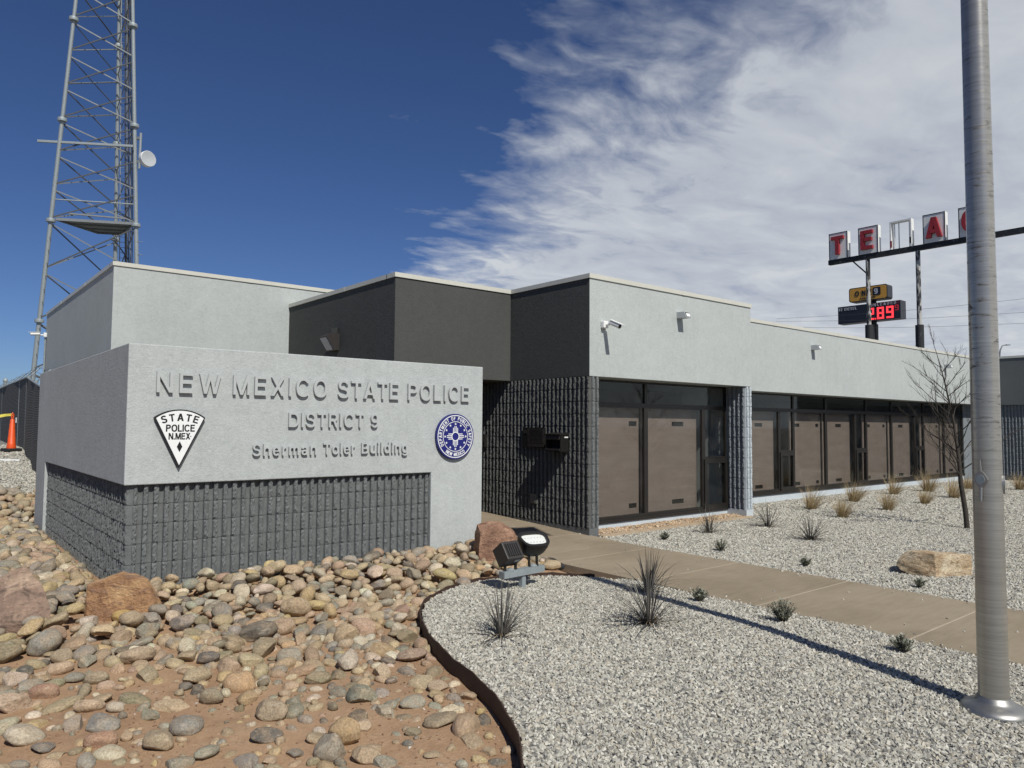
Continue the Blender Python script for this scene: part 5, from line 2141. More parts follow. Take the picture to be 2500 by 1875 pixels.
def cover_at(x, y):
    """0 none .. 1 packed"""
    if y > 17.0 or y < 2.4:
        return 0
    if y > 14.9 and x < 2.7:
        return 1.0
    if x > XS - 0.06 and y > YS - 0.06:
        return 0
    if y < 6.84 and x > edge_left(y) - 0.03:
        return 0
    if x > 6.5:
        return 0
    if x > 5.2 and y < 7.05:
        return 0.12
    if x > 6.15:
        return 0.30
    if y > YS - 0.1:
        return 1.0
    lat, dep = 0.772 * x - 0.636 * y, 0.634 * x + 0.771 * y
    v = vnoise(x * 1.3 + 7, y * 1.3 + 2)
    c_ = sm((dep + 0.9 * (vnoise(x * 1.1, y * 1.1) - 0.5) - 5.05) / 0.95)
    c_ = max(c_, (0.25 + 0.75 * sm((v - 0.15) / 0.45)) * 0.78 * (0.62 + 0.38 * sm((dep - 4.3) / 1.0)) * (0.55 + 0.45 * sm((lat + 2.8) / 1.7)))
    return max(0.03, c_)


def pile(x, y):
    """how far the heap stands above the bare ground"""
    h = 0.0
    if y < YS and x < 6.3:
        h = 0.15 * sm((y - 6.5) / 1.6) * (1 - 0.55 * sm((x - 5.0) / 1.0))
    elif x < XS:
        h = 0.11
    return h


cand = []
rnd = random.Random(5)
cells = {}


def near_ok(x, y, r, k):
    ci, cj = int(x / 0.5), int(y / 0.5)
    for i in (ci - 1, ci, ci + 1):
        for j in (cj - 1, cj, cj + 1):
            for (ux, uy, ur) in cells.get((i, j), ()):
                if (ux - x) ** 2 + (uy - y) ** 2 < (k * (ur + r)) ** 2:
                    return False
    return True


def claim(x, y, r):
    cells.setdefault((int(x / 0.5), int(y / 0.5)), []).append((x, y, r))


for u in used:
    claim(*u)
tries = 0
while tries < 70000 and len(cand) < 2600:
    tries += 1
    x, y = (rnd.uniform(-3.4, 6.5), rnd.uniform(2.4, 17.0)) if tries % 3 else (rnd.uniform(-2.0, 2.7), rnd.uniform(8.0, 17.0))
    c_ = cover_at(x, y)
    if c_ <= 0 or rnd.random() > c_:
        continue
    q = project((x, y, zt(x, y)))
    if q[2] < 2 or not (-250 < q[0] < 1500 and 1150 < q[1] < 2000):
        continue
    if any((bx_ - x) ** 2 + (by_ - y) ** 2 < br_ ** 2 for bx_, by_, br_ in BOULD):
        continue
    big = 0.104 if tries < 9000 else (0.080 if tries < 24000 else 0.054)
    r = big * rnd.uniform(0.70, 1.30)
    if rnd.random() < 0.05:
        r *= 1.25
    if x > XS - 0.1 - r and YS - r * 0.9 < y < 14.9 + r and x < SX1:
        continue
    if x > XS - r * 0.9 and YS < y < 14.9 + r:
        continue
    if y < 6.9 and x > edge_left(y) - r * 0.8 and x < 5.2:
        continue
    if not near_ok(x, y, r, 0.66 if c_ > 0.85 else 0.74):
        continue
    claim(x, y, r)
    cand.append((x, y, r, c_))

stones = []
for (x, y, r, c_) in cand:
    ci = rnd.choices(range(len(COLS)), WTS)[0]
    sqz = rnd.uniform(0.75, 1.25)
    bury = rnd.uniform(0.2, 1.1) if c_ < 0.85 else 0.0
    if y < 5.0:
        bury = rnd.uniform(0.45, 1.55)
    z = zt(x, y) + pile(x, y) * rnd.uniform(0.75, 1.0) + r * 0.50 * sqz * (1 - bury) - (0.02 if c_ > 0.85 else 0.0)
    tilt = 0.45 if c_ > 0.85 else 0.25
    stones.append((project((x, y, z)), x, y, z, r, sqz, ci, (rnd.uniform(-tilt, tilt), rnd.uniform(-tilt, tilt), rnd.uniform(0, 6.28)), c_))
stones.sort(key=lambda s: -(s[4] / s[0][2]))
N_IND = 272
vis = [s for s in stones if -40 < s[0][0] < 2540 and s[0][1] < 1900]
ind = set(id(s) for s in vis[:N_IND])
jv, jf, jt = [], [], []
for s in stones:
    q, x, y, z, r, sqz, ci, rot, c_ = s
    cname, cc_ = COLS[ci]
    tint = jit(cc_, rnd)
    if id(s) in ind:
        dB = [math.hypot(x - o_[0], y - o_[1]) for o_ in BOULD]
        if x < XS and y > YS - 0.2:
            zone = 'beside the sign\'s side wall' if y < 11 else 'far back behind the sign'
        elif min(dB) < 0.75:
            zone = 'beside the ' + ('ochre boulder', 'pointed left boulder', 'red brown boulder', 'pale boulder')[dB.index(min(dB))]
        elif x > 6.0 or (x > 5.3 and y < 7.2):
            zone = 'in the dirt beside the walkway'
        elif y > 6.95:
            zone = 'against the ' + ('block panel\'s left part' if x < 3.0 else ('block panel\'s middle' if x < 4.4 else ('block panel\'s right part' if x < 5.4 else 'sign\'s plain stucco leg')))
        elif y < 6.85 and edge_left(y) - x < 0.42:
            zone = 'close along the steel edging'
        elif q[1] > 1740:
            zone = 'near the bottom ' + ('left corner' if q[0] < 330 else 'edge')
        elif y > 5.6:
            zone = 'on the bed ' + ('left of' if q[0] < 380 else ('below' if q[0] < 720 else 'right of')) + ' the badge'
        else:
            zone = 'half buried mid bed ' + ('at left' if q[0] < 350 else ('at centre' if q[0] < 680 else 'at right'))
        shape = rnd.randrange(16)
        word = ('broken' if shape >= 7 else 'rounded')
        word = ('large ' if r > 0.115 else ('small ' if r < 0.085 else '')) + word
        place_cobble((x, y, z), r, (r, r * rnd.uniform(0.9, 1.1), r * sqz), CME[shape], tint, '%s %s cobble %s' % (word, cname, zone), rot)
    else:
        k = rnd.randrange(12)
        mt = np.array(Euler(rot).to_matrix()) @ np.diag((r, r, r * sqz))
        P = CV_LO[k] @ mt.T + np.array([x, y, z])
        o_ = len(jv)
        jv += P.tolist()
        jf += [tuple(i + o_ for i in f) for f in F2_]
        jt += [tint] * len(P)
ORD = ['leftmost', 'second from left', 'third from left', 'fourth from left', 'fifth from left', 'sixth from left', 'seventh from left', 'eighth from left', 'ninth from left']
bylab = {}
for o_ in bpy.data.objects:
    if o_.get('group') == CGROUP:
        bylab.setdefault(o_['label'], []).append(o_)
for lab_, lst in bylab.items():
    if len(lst) > 1:
        lst.sort(key=lambda o_: project(o_.location)[0])
        for k, o_ in enumerate(lst):
            o_['label'] = lab_ + ', ' + ('rightmost' if k == len(lst) - 1 else ORD[min(k, 8)])
# a bed of smaller stones underneath the heap closes the gaps
for _ in range(7000):
    x, y = (rnd.uniform(-3.2, 6.4), rnd.uniform(5.2, 16.9)) if _ % 2 else (rnd.uniform(-2.0, 2.7), rnd.uniform(8.0, 17.0))
    c_ = cover_at(x, y)
    if c_ < 0.6 or (x > XS - 0.05 and YS - 0.05 < y < 14.9):
        continue
    q = project((x, y, 0))
    if not (-150 < q[0] < 1400):
        continue
    r = rnd.uniform(0.045, 0.085)
    if (x > XS - r and YS - r < y < 14.95) or any((bx_ - x) ** 2 + (by_ - y) ** 2 < (br_ * 0.6) ** 2 for bx_, by_, br_ in BOULD):
        continue
    k = rnd.randrange(12)
    rot = (rnd.uniform(-0.5, 0.5), rnd.uniform(-0.5, 0.5), rnd.uniform(0, 6.28))
    mt = np.array(Euler(rot).to_matrix()) @ np.diag((r, r, r))
    P = CV_LO[k] @ mt.T + np.array([x, y, zt(x, y) + pile(x, y) * rnd.uniform(0.2, 0.9)])
    o_ = len(jv)
    jv += P.tolist()
    jf += [tuple(i + o_ for i in f) for f in F2_]
    jt += [jit(COLS[rnd.choices(range(len(COLS)), WTS)[0]][1], rnd)] * len(P)
# half-buried small stones in the open dirt
for _ in range(900):
    x, y = rnd.uniform(-1.2, 4.4), rnd.uniform(2.6, 6.4)
    if cover_at(x, y) <= 0 or not near_ok(x, y, 0.03, 0.75):
        continue
    r = rnd.uniform(0.016, 0.05)
    if y < 6.9 and x > edge_left(y) - r - 0.02:
        continue
    k = rnd.randrange(12)
    mt = np.array(Euler((rnd.uniform(-0.4, 0.4), rnd.uniform(-0.4, 0.4), rnd.uniform(0, 6.28))).to_matrix()) @ np.diag((r, r, r))
    P = CV_LO[k] @ mt.T + np.array([x, y, zt(x, y) + r * rnd.uniform(-0.1, 0.35)])
    o_ = len(jv)
    jv += P.tolist()
    jf += [tuple(i + o_ for i in f) for f in F2_]
    jt += [jit(COLS[rnd.choices(range(len(COLS)), WTS)[0]][1], rnd)] * len(P)
me_ = bpy.data.meshes.new('small_cobbles')
me_.from_pydata(jv, [], jf)
me_.materials.append(M['cobble_j'])
me_.polygons.foreach_set('use_smooth', [True] * len(me_.polygons))
ca_ = me_.color_attributes.new('tint', 'FLOAT_COLOR', 'POINT')
ca_.data.foreach_set('color', [v for t_ in jt for v in (*t_, 1.0)])
tag(link('small_cobbles', me_), 'mass of smaller river cobbles filling the bed between the larger ones', 'cobbles', kind='stuff')


# ================================================================== PLANTS
def blade(mb_, base, d, L_, w, droop, n=5, m=0):
    """narrow folded leaf arching over; d = start direction"""
    d = Vector(d).normalized()
    side = d.cross(Vector((0, 0, 1)))
    if side.length < 0.05:
        side = Vector((1, 0, 0))
    side.normalize()
    p = Vector(base)
    o_ = len(mb_.v)
    for i in range(n + 1):
        t_ = i / n
        ww = w * (1 - t_) ** 0.8 * (0.75 + 0.5 * t_) if i < n else 0.0006
        up_ = side.cross(d)
        mb_.v += [tuple(p - side * ww / 2), tuple(p - up_ * ww * 0.18), tuple(p + side * ww / 2)]
        p = p + d * (L_ / n)
        d = (d + Vector((0, 0, -droop / n)) * (0.35 + 1.3 * t_)).normalized()
    for i in range(n):
        a = o_ + i * 3
        mb_.f += [(a, a + 1, a + 4, a + 3), (a + 1, a + 2, a + 5, a + 4)]
        mb_.mi += [m, m]


def yucca_mesh(seed, h, nb, upright=0.5):
    r = random.Random(seed)
    mb_ = MB()
    for i in range(nb):
        az = r.uniform(0, 2 * PI)
        t_ = r.random()
        elv = math.radians(88 - 76 * t_ ** (0.6 + upright))
        d = (math.cos(az) * math.cos(elv), math.sin(az) * math.cos(elv), math.sin(elv))
        L_ = h * r.uniform(0.75, 1.12)
        b0 = (math.cos(az) * r.uniform(0, 0.05), math.sin(az) * r.uniform(0, 0.05), -0.01)
        blade(mb_, b0, d, L_, r.uniform(0.013, 0.019), r.uniform(0.35, 1.5) * (0.6 + t_), 8)
    for i in range(nb // 5):
        az = r.uniform(0, 2 * PI)
        d = (math.cos(az), math.sin(az), r.uniform(0.05, 0.4))
        blade(mb_, (0, 0, 0.012), d, h * r.uniform(0.25, 0.5), 0.010, 0.9, 4, 1)
    return mb_.mesh('yucca', [M['yucca'], M['yucca_dead']], 'all', False)


def plant(name, me_, px, py, label, cat, group, s=1.0, rz=0.0):
    g = gp(px, py)
    o_ = link(name, me_, None, (g.x, g.y, g.z), (0, 0, rz), (s, s, s))
    return tag(o_, label, cat, group)


VW = 2500 / 2212
Y1, Y2, Y3 = yucca_mesh(1, 0.50, 64), yucca_mesh(2, 0.54, 84, 0.25), yucca_mesh(3, 0.48, 54)
YG = 'dark narrow-leaved yuccas in the gravel'
plant('yucca', Y1, 1083 * VW, 1372 * VW, 'dark spiky yucca nearest the curved edging below the floodlights', 'yucca', YG, 0.95, 0.3)
plant('yucca', Y2, 1402 * VW, 1346 * VW, 'largest dark spiky yucca in the middle of the near gravel', 'yucca', YG, 1.0, 1.1)
plant('yucca', Y3, 1402 * VW, 1278 * VW, 'tall dark yucca growing just behind the largest one by the walkway edge', 'yucca', YG, 1.05, 2.2)
plant('yucca', Y3, 1532 * VW, 1150 * VW, 'dark yucca in front of the near window bay', 'yucca', YG, 1.0, 0.4)
plant('yucca', Y1, 1660 * VW, 1138 * VW, 'dark yucca just right of the pale block pier', 'yucca', YG, 0.98, 1.9)
plant('yucca', Y2, 1750 * VW, 1165 * VW, 'dark yucca standing alone in the middle of the far gravel', 'yucca', YG, 0.9, 2.9)


def grass_mesh(seed, h, nb, lean):
    r = random.Random(seed)
    mb_ = MB()
    for i in range(nb):
        az = r.uniform(0, 2 * PI)
        t_ = r.random()
        elv = math.radians(86 - 42 * t_)
        d = Vector((math.cos(az) * math.cos(elv), math.sin(az) * math.cos(elv), math.sin(elv))) + Vector(lean)
        rr_ = 0.09 * math.sqrt(r.random())
        blade(mb_, (math.cos(az) * rr_, math.sin(az) * rr_, 0), d, h * r.uniform(0.45, 1.1), r.uniform(0.005, 0.009), r.uniform(0.1, 0.7), 5)
    return mb_.mesh('grass_clump', M['straw'], 'all', False)


lean = CR * 0.22
GM = [grass_mesh(11, 0.50, 300, lean), grass_mesh(12, 0.56, 280, lean * 1.6), grass_mesh(13, 0.44, 300, lean * 1.3)]
GG = 'straw-coloured grass clumps in the far gravel'
for i, (px, py, s, lab) in enumerate([
        (1820, 1118, 0.95, 'broad leaning straw grass clump nearest the yuccas'),
        (1752, 1100, 1.05, 'upright straw grass clump nearest the pale block pier'),
        (1845, 1083, 1.25, 'tall straw grass clump under the third window panel'),
        (1918, 1102, 0.95, 'small straw grass clump in the middle of the grass group'),
        (1930, 1068, 1.05, 'small straw grass clump close to the window base'),
        (1998, 1088, 0.95, 'low wide straw grass clump left of the tree trunk'),
        (2005, 1062, 1.30, 'tall feathery straw grass clump behind the low wide one'),
        (2060, 1076, 1.15, 'straw grass clump directly left of the tree trunk'),
        (2092, 1056, 1.05, 'straw grass clump half hidden behind the flagpole'),
        (2203, 1058, 1.10, 'straw grass clump at the right edge of the picture')]):
    plant('grass_clump', GM[i % 3], px * VW, py * VW, lab, 'grass', GG, s, i * 1.7 if False else 0.0)


def shrub_mesh(seed, h, nst, spread):
    r = random.Random(seed)
    mb_ = MB()
    for i in range(nst):
        az = r.uniform(0, 2 * PI)
        elv = math.radians(r.uniform(25, 85))
        d = Vector((math.cos(az) * math.cos(elv) * spread, math.sin(az) * math.cos(elv) * spread, math.sin(elv))).normalized()
        L_ = h * r.uniform(0.5, 1.0)
        tip = d * L_ + Vector((0, 0, 0.2 * L_))
        mb_.tube([(0, 0, -0.01), tuple(d * L_ * 0.5), tuple(tip)], [0.003, 0.0022, 0.001], 4, False, 1)
        for k in range(26):
            t_ = r.uniform(0.2, 1.0)
            base = (d * L_ * 0.5) * min(1, t_ * 2) if t_ < 0.5 else (d * L_ * 0.5).lerp(tip, (t_ - 0.5) * 2)
            a2 = r.uniform(0, 2 * PI)
            blade(mb_, tuple(base), (math.cos(a2), math.sin(a2), r.uniform(0.2, 1.4)), r.uniform(0.018, 0.032), 0.009, 0.3, 2, 0)
    return mb_.mesh('shrub', [M['sage'], M['twig']], 'all', False)


SM = [shrub_mesh(31, 0.115, 70, 1.3), shrub_mesh(32, 0.155, 50, 1.0), shrub_mesh(33, 0.085, 36, 1.7)]
SG = 'small grey-green shrubs in the gravel'
for i, (px, py, k, s, lab) in enumerate([
        (1510, 1297, 0, 1.0, 'low grey-green shrub on the near side of the walkway behind the pole shadow'),
        (1692, 1341, 1, 1.15, 'taller twiggy grey-green shrub at the near walkway edge'),
        (1951, 1407, 0, 1.0, 'round grey-green shrub close to the flagpole'),
        (1556, 1190, 1, 1.0, 'grey-green shrub between the walkway and the two near yuccas'),
        (1436, 1165, 0, 0.95, 'small grey-green shrub nearest the dark building corner'),
        (1740, 1222, 2, 1.2, 'flat small shrub on the far side of the walkway'),
        (1986, 1268, 2, 1.1, 'flat small shrub in front of the pale boulder')]):
    plant('shrub', SM[k], px * VW, py * VW, lab, 'shrub', SG, s, i * 1.3)

# bare tree
tp = gp(2090 * VW, 1140 * VW)
tree = thing('bare_tree', 'slender leafless tree partly hidden behind the flagpole', 'tree', (tp.x, tp.y, tp.z))
rt = random.Random(77)
right = Vector((CR.x, CR.y, 0)).normalized()
trunk_pts = [Vector((0, 0, -0.1)), Vector((0, 0, 0.3)) - right * 0.03, Vector((0, 0, 0.8)) - right * 0.10, Vector((0, 0, 1.2)) - right * 0.12, Vector((0, 0, 1.9)) - right * 0.20, Vector((0, 0, 2.6)) - right * 0.34, Vector((0, 0, 3.15)) - right * 0.48]
trunk_r = [0.046, 0.043, 0.039, 0.032, 0.021, 0.012, 0.005]
part(MB().tube(trunk_pts, trunk_r, 10), 'trunk', M['bark'], tree, True, local=True)
crown_mb = MB()


def limb(p, d, L_, r0, lev):
    n = 5 if lev < 2 else 4
    pts_, d = [p], d.normalized()
    q = p.copy()
    for i in range(n):
        d = (d + Vector((rt.uniform(-1, 1), rt.uniform(-1, 1), rt.uniform(-0.35, 0.75))) * 0.17).normalized()
        q = q + d * (L_ / n)
        pts_.append(q.copy())
    crown_mb.tube(pts_, [r0 * (1 - 0.8 * i / n) + 0.0008 for i in range(n + 1)], 5 if lev < 2 else 3, False)
    if lev < 3:
        for k in range((6, 6, 3)[lev]):
            t_ = rt.uniform(0.2, 1.0)
            i = min(n - 1, int(t_ * n))
            b_ = pts_[i].lerp(pts_[i + 1], t_ * n - i)
            axis_ = Vector((rt.uniform(-1, 1), rt.uniform(-1, 1), rt.uniform(-0.1, 0.8)))
            limb(b_, (pts_[i + 1] - pts_[i]).normalized() * 0.9 + axis_ * 0.62, L_ * rt.uniform(0.30, 0.52), r0 * (1 - 0.7 * t_) * 0.62 + 0.0007, lev + 1)


def trunk_at(z):
    for a, b_ in zip(trunk_pts, trunk_pts[1:]):
        if a.z <= z <= b_.z:
            return a.lerp(b_, (z - a.z) / (b_.z - a.z))
    return trunk_pts[-1]


for i in range(25):
    z = 0.86 + 2.1 * (i / 25) ** 1.05
    az = i * 2.4 + rt.uniform(-0.5, 0.5)
    L_ = (1.25 - 0.8 * (i / 25)) * rt.uniform(0.8, 1.1)
    d = Vector((math.cos(az), math.sin(az), 0.85)) * 1.0 - right * 0.12
    limb(trunk_at(z), d, L_, 0.0135 - 0.008 * (i / 25), 1)
limb(trunk_pts[-1], Vector((0, 0, 1)) - right * 0.3, 0.42, 0.005, 1)
part(crown_mb, 'crown', M['bark'], tree, True, local=True)

# ================================================================== RADIO TOWER
TD = 44.0


def at_depth(px, py, d):
    r_ = ray(px, py)
    p = r_ * (d / r_.dot(CF))
    return Vector((p.x, p.y, p.z + CAM_Z))


A = at_depth(124, 538, TD)
B = at_depth(332, 550, TD * 1.022)
side = (B - A)
side.z = 0
s0 = side.length
e1 = side.normalized()
e2 = Vector((-e1.y, e1.x, 0))
if e2.dot(CF) < 0:
    e2 = -e2
Z0 = A.z
cen0 = A + e1 * s0 / 2 + e2 * s0 * 0.2887
A1 = at_depth(180, 47, TD)
B1 = at_depth(328, 63, TD * 1.022)
s1 = (Vector((B1.x, B1.y, 0)) - Vector((A1.x, A1.y, 0))).length
Z1 = A1.z
cen1 = Vector((A1.x, A1.y, 0)) + e1 * s1 / 2 + e2 * s1 * 0.2887
slope = (s1 - s0) / (Z1 - Z0)
SEC = (Z1 - Z0) / 2


def leg_pt(k, z):
    s_ = s0 + slope * (z - Z0)
    c_ = Vector((cen0.x, cen0.y, 0)).lerp(Vector((cen1.x, cen1.y, 0)), (z - Z0) / (Z1 - Z0))
    loc = [(-0.5, -0.2887), (0.5, -0.2887), (0.0, 0.5774)][k]
    return Vector((c_.x, c_.y, z)) + e1 * loc[0] * s_ + e2 * loc[1] * s_


Zg = 1.05
levels = [Z0 + SEC * k for k in range(-2, 5)]
Zb = max(Zg, levels[0] - SEC * 0.3)
tower = thing('radio_tower', 'tall three-legged galvanized lattice radio tower behind the station', 'tower', (cen0.x, cen0.y, Zg))
top_z = levels[-1]
for k in range(3):
    zz = [Zg - 0.2] + [z for z in levels if z > Zg]
    lp = [leg_pt(k, z) for z in zz]
    lg = part(MB().tube(lp, [0.14 - 0.0014 * (z - Zg) for z in zz], 14), 'leg', M['galv'], tower, True)
    for z in levels:
        if z > Zg + 0.5:
            c_ = leg_pt(k, z)
            part(MB().lathe([(0.15, -0.12), (0.25, -0.10), (0.26, -0.01), (0.26, 0.01), (0.25, 0.10), (0.15, 0.12)], c_, 14), 'flange', M['galv'], lg, True)
    if k < 2:
        sb = MB()
        z = Zg + 2.4
        i = 0
        while z < Z0 - 0.3:
            c_ = leg_pt(k, z)
            dr_ = (e1 if (i % 2 == 0) == (k == 1) else e1) * (1 if k == 1 else 1)
            sb.tube([c_ + dr_ * 0.10 - e2 * 0.10, c_ + dr_ * 0.16 - e2 * 0.24 if k == 0 else c_ + dr_ * 0.36], 0.022, 5)
            z += 0.78
            i += 1
        part(sb, 'step_bolts', M['galv_dark'], lg)
nodes_z = []
zl_ = [z for z in levels]
for i in range(len(zl_) - 1):
    n = 3 if zl_[i] >= Z0 - 0.1 else 2
    if zl_[i + 1] <= Zg + 0.8:
        continue
    for k in range(n):
        nodes_z.append((zl_[i] + (zl_[i + 1] - zl_[i]) * k / n, zl_[i] + (zl_[i + 1] - zl_[i]) * (k + 1) / n))
for (z0_, z1_) in nodes_z:
    if z0_ < Zg + 0.2:
        z0_ = Zg + 0.2
    for (a, b_) in ((0, 1), (1, 2), (2, 0)):
        pa0, pa1, pb0, pb1 = leg_pt(a, z0_ + 0.18), leg_pt(a, z1_ - 0.18), leg_pt(b_, z0_ + 0.18), leg_pt(b_, z1_ - 0.18)
        outw = (pa0 + pb0) / 2 - Vector((cen0.x, cen0.y, pa0.z))
        outw.z = 0
        outw.normalize()
        part(MB().bar(pa0 + outw * 0.03, pb1 + outw * 0.03, 0.07, 0.045, outw), 'brace', M['brace_dark'], tower)
        part(MB().bar(pb0 - outw * 0.05, pa1 - outw * 0.05, 0.07, 0.045, outw), 'brace', M['galv_dark'], tower)
# stand-off rail and work platform
ra, rb = leg_pt(0, Z0 + SEC + -0.62), leg_pt(1, Z0 + SEC - 0.62)
dd = (rb - ra).normalized()
ra = at_depth(92, 344, TD * 0.996)
rb = at_depth(326, 357, TD * 1.012)
part(MB().bar(ra, rb, 0.13, 0.13), 'stand_off_rail', M['galv'], tower)
pz = Z0 + 0.12
pl_mb = MB()
pA, pB, pC = leg_pt(0, pz), leg_pt(1, pz), leg_pt(2, pz)
inner = [pA.lerp(pB, 0.06), pA.lerp(pB, 0.97), pC.lerp(pB, 0.3), pC.lerp(pA, 0.3)]
pl_mb.add([*inner, *[v + Vector((0, 0, 0.06)) for v in inner]], [(0, 1, 2, 3), (4, 7, 6, 5), (0, 4, 5, 1), (1, 5, 6, 2), (2, 6, 7, 3), (3, 7, 4, 0)])
pf = part(pl_mb, 'platform', M['galv_dark'], tower)
for (u, v) in ((0, 1), (1, 2), (2, 3), (3, 0)):
    part(MB().bar(inner[u] - Vector((0, 0, 0.06)), inner[v] - Vector((0, 0, 0.06)), 0.09, 0.10), 'platform_beam', M['galv_dark'], pf)
for t_ in (0.35, 0.7):
    part(MB().bar(inner[0].lerp(inner[3], t_) - Vector((0, 0, 0.05)), inner[1].lerp(inner[2], t_) - Vector((0, 0, 0.05)), 0.09, 0.09), 'platform_beam', M['galv_dark'], pf)
part(MB().tube([leg_pt(0, pz + 1.15) + e1 * 0.1, leg_pt(1, pz + 1.15)], 0.04, 8), 'guard_rail', M['galv'], tower)
part(MB().bar(leg_pt(0, pz + 0.6).lerp(leg_pt(2, pz + 0.6), 0.25), leg_pt(1, pz + 0.6).lerp(leg_pt(2, pz + 0.6), 0.35), 0.10, 0.08), 'antenna_boom', M['galv_dark'], tower)
# ladder and feed lines run up inside by the rear leg
ld = MB()
q0_, q1_ = [], []
for z in (Zg, top_z):
    c_ = leg_pt(2, z).lerp(leg_pt(1, z), 0.28) - e2 * 0.25
    q0_.append(c_)
    q1_.append(c_ + e1 * 0.38)
ld.tube(q0_, 0.03, 5)
ld.tube(q1_, 0.03, 5)
n = int((top_z - Zg) / 0.33)
for i in range(n):
    t_ = i / n
    ld.tube([q0_[0].lerp(q0_[1], t_), q1_[0].lerp(q1_[1], t_)], 0.018, 4)
part(ld, 'ladder', M['galv'], tower)
for k in range(5):
    off_ = e1 * (0.10 * k) - e2 * 0.1
    part(MB().tube([leg_pt(2, Zg).lerp(leg_pt(1, Zg), 0.52) + off_, leg_pt(2, top_z).lerp(leg_pt(1, top_z), 0.50) + off_], 0.036, 6), 'feed_line', M['galv_dark'] if k % 2 else M['wire'], tower)

# drum antenna on a stub pipe
dc = at_depth(358, 389, TD * 1.01)
dish = thing('dish_antenna', 'white drum dish antenna clamped to the right tower leg', 'antenna', tuple(dc))
dirn = (-CF * 0.55 + CR * 0.83)
dirn.z = 0
dirn.normalize()
drum = MB()
u_ = Vector((0, 0, 1))
v_ = u_.cross(dirn).normalized()
prof = [(0.10, -0.28), (0.36, -0.22), (0.46, -0.10), (0.47, 0.22), (0.455, 0.23)]
n = 24
for r_, t_ in prof:
    drum.v += [tuple(dc + dirn * t_ + (u_ * math.cos(2 * PI * k / n) + v_ * math.sin(2 * PI * k / n)) * r_) for k in range(n)]
for j in range(len(prof) - 1):
    for k in range(n):
        drum.f.append((j * n + k, j * n + (k + 1) % n, (j + 1) * n + (k + 1) % n, (j + 1) * n + k))
        drum.mi.append(0)
drum.f.append(tuple(range(n)))
drum.mi.append(0)
part(drum, 'shroud', M['white_plastic'], dish, True)
cone = MB()
for r_, t_ in ((0.455, 0.228), (0.25, 0.19), (0.02, 0.17)):
    cone.v += [tuple(dc + dirn * t_ + (u_ * math.cos(2 * PI * k / n) + v_ * math.sin(2 * PI * k / n)) * r_) for k in range(n)]
for j in range(2):
    for k in range(n):
        cone.f.append((j * n + k, j * n + (k + 1) % n, (j + 1) * n + (k + 1) % n, (j + 1) * n + k))
        cone.mi.append(0)
cone.f.append(tuple(2 * n + k for k in range(n)))
cone.mi.append(0)
part(cone, 'radome', M['pack_grey'], dish, True)
st0, st1 = at_depth(344, 325, TD * 1.02), at_depth(340, 412, TD * 1.02)
part(MB().tube([st0, st1], 0.075, 10), 'mount_pipe', M['galv'], dish, True)
for py in (338, 395):
    part(MB().bar(at_depth(331, py, TD * 1.022), at_depth(344, py - 1, TD * 1.02), 0.12, 0.16), 'clamp', M['galv_dark'], dish)
part(MB().bar(at_depth(343, 390, TD * 1.02), dc - dirn * 0.2, 0.16, 0.22), 'bracket', M['galv_dark'], dish)

# ================================================================== FENCE, CONE, TAPE
def on_ground_line(px, py):
    g = gp(px, py)
    return g


f0, f1 = gp(91, 1161), gp(58, 1100)
f2 = gp(-60, 1052)
fence = thing('fence', 'chain link fence with dark privacy screen and barbed wire behind the sign', 'fence', tuple(f1))
FH = 2.02
f00 = f0 + (f0 - f1) * 1.2
f00.z = zs(f00.x, f00.y)
for a, b_ in ((f00, f1), (f1, f2)):
    n = 14
    V = []
    for i in range(n + 1):
        p = a.lerp(b_, i / n)
        zz = a.z + (b_.z - a.z) * i / n
        bow = 0.03 * math.sin(i * 1.9)
        for h in (0.03, 0.5, 1.0, 1.5, FH):
            V.append((p.x + bow, p.y + bow * 0.5, zz + h))
    m_ = MB()
    m_.add(V, [(i * 5 + k, (i + 1) * 5 + k, (i + 1) * 5 + k + 1, i * 5 + k + 1) for i in range(n) for k in range(4)])
    o_ = part(m_, 'privacy_screen', M['fence_screen'], fence)
    sl = o_.modifiers.new('thick', 'SOLIDIFY')
    sl.thickness = 0.012
    cnt = max(2, int((b_ - a).length / 2.4))
    for i in range(cnt + 1):
        p = a.lerp(b_, i / cnt)
        back_ = Vector((CF.x, CF.y, 0)).normalized() * 0.09
        p = p + back_
        if (a is f1) and i == 0:
            continue
        d_ = (b_ - a).normalized()
        nrm = Vector((-d_.y, d_.x, 0))
        if nrm.dot(CF) < 0:
            nrm = -nrm
        po = part(MB().tube([p - Vector((0, 0, 0.2)), p + Vector((0, 0, FH + 0.06))], 0.045 if i not in (0, cnt) else 0.06, 10), 'post', M['galv'], fence, True)
        part(MB().tube([p + Vector((0, 0, FH + 0.02)), p + Vector((0, 0, FH + 0.34)) + nrm * 0.30], 0.016, 6), 'barb_arm', M['galv'], po)
    for k in range(3):
        t_ = 0.3 + 0.32 * k
        w_ = []
        for i in range(cnt * 3 + 1):
            p = a.lerp(b_, i / (cnt * 3))
            sag = -0.03 * math.sin(PI * (i % 3) / 3)
            w_.append(p + Vector((0, 0, FH + 0.02 + 0.32 * t_ + sag)) + nrm * 0.30 * t_)
        part(MB().tube(w_, 0.007, 4, False), 'barbed_wire', M['galv_dark'], fence)
    part(MB().tube([a + Vector((0, 0, FH + 0.01)), b_ + Vector((0, 0, FH + 0.01))], 0.022, 6), 'top_rail', M['galv'], fence)
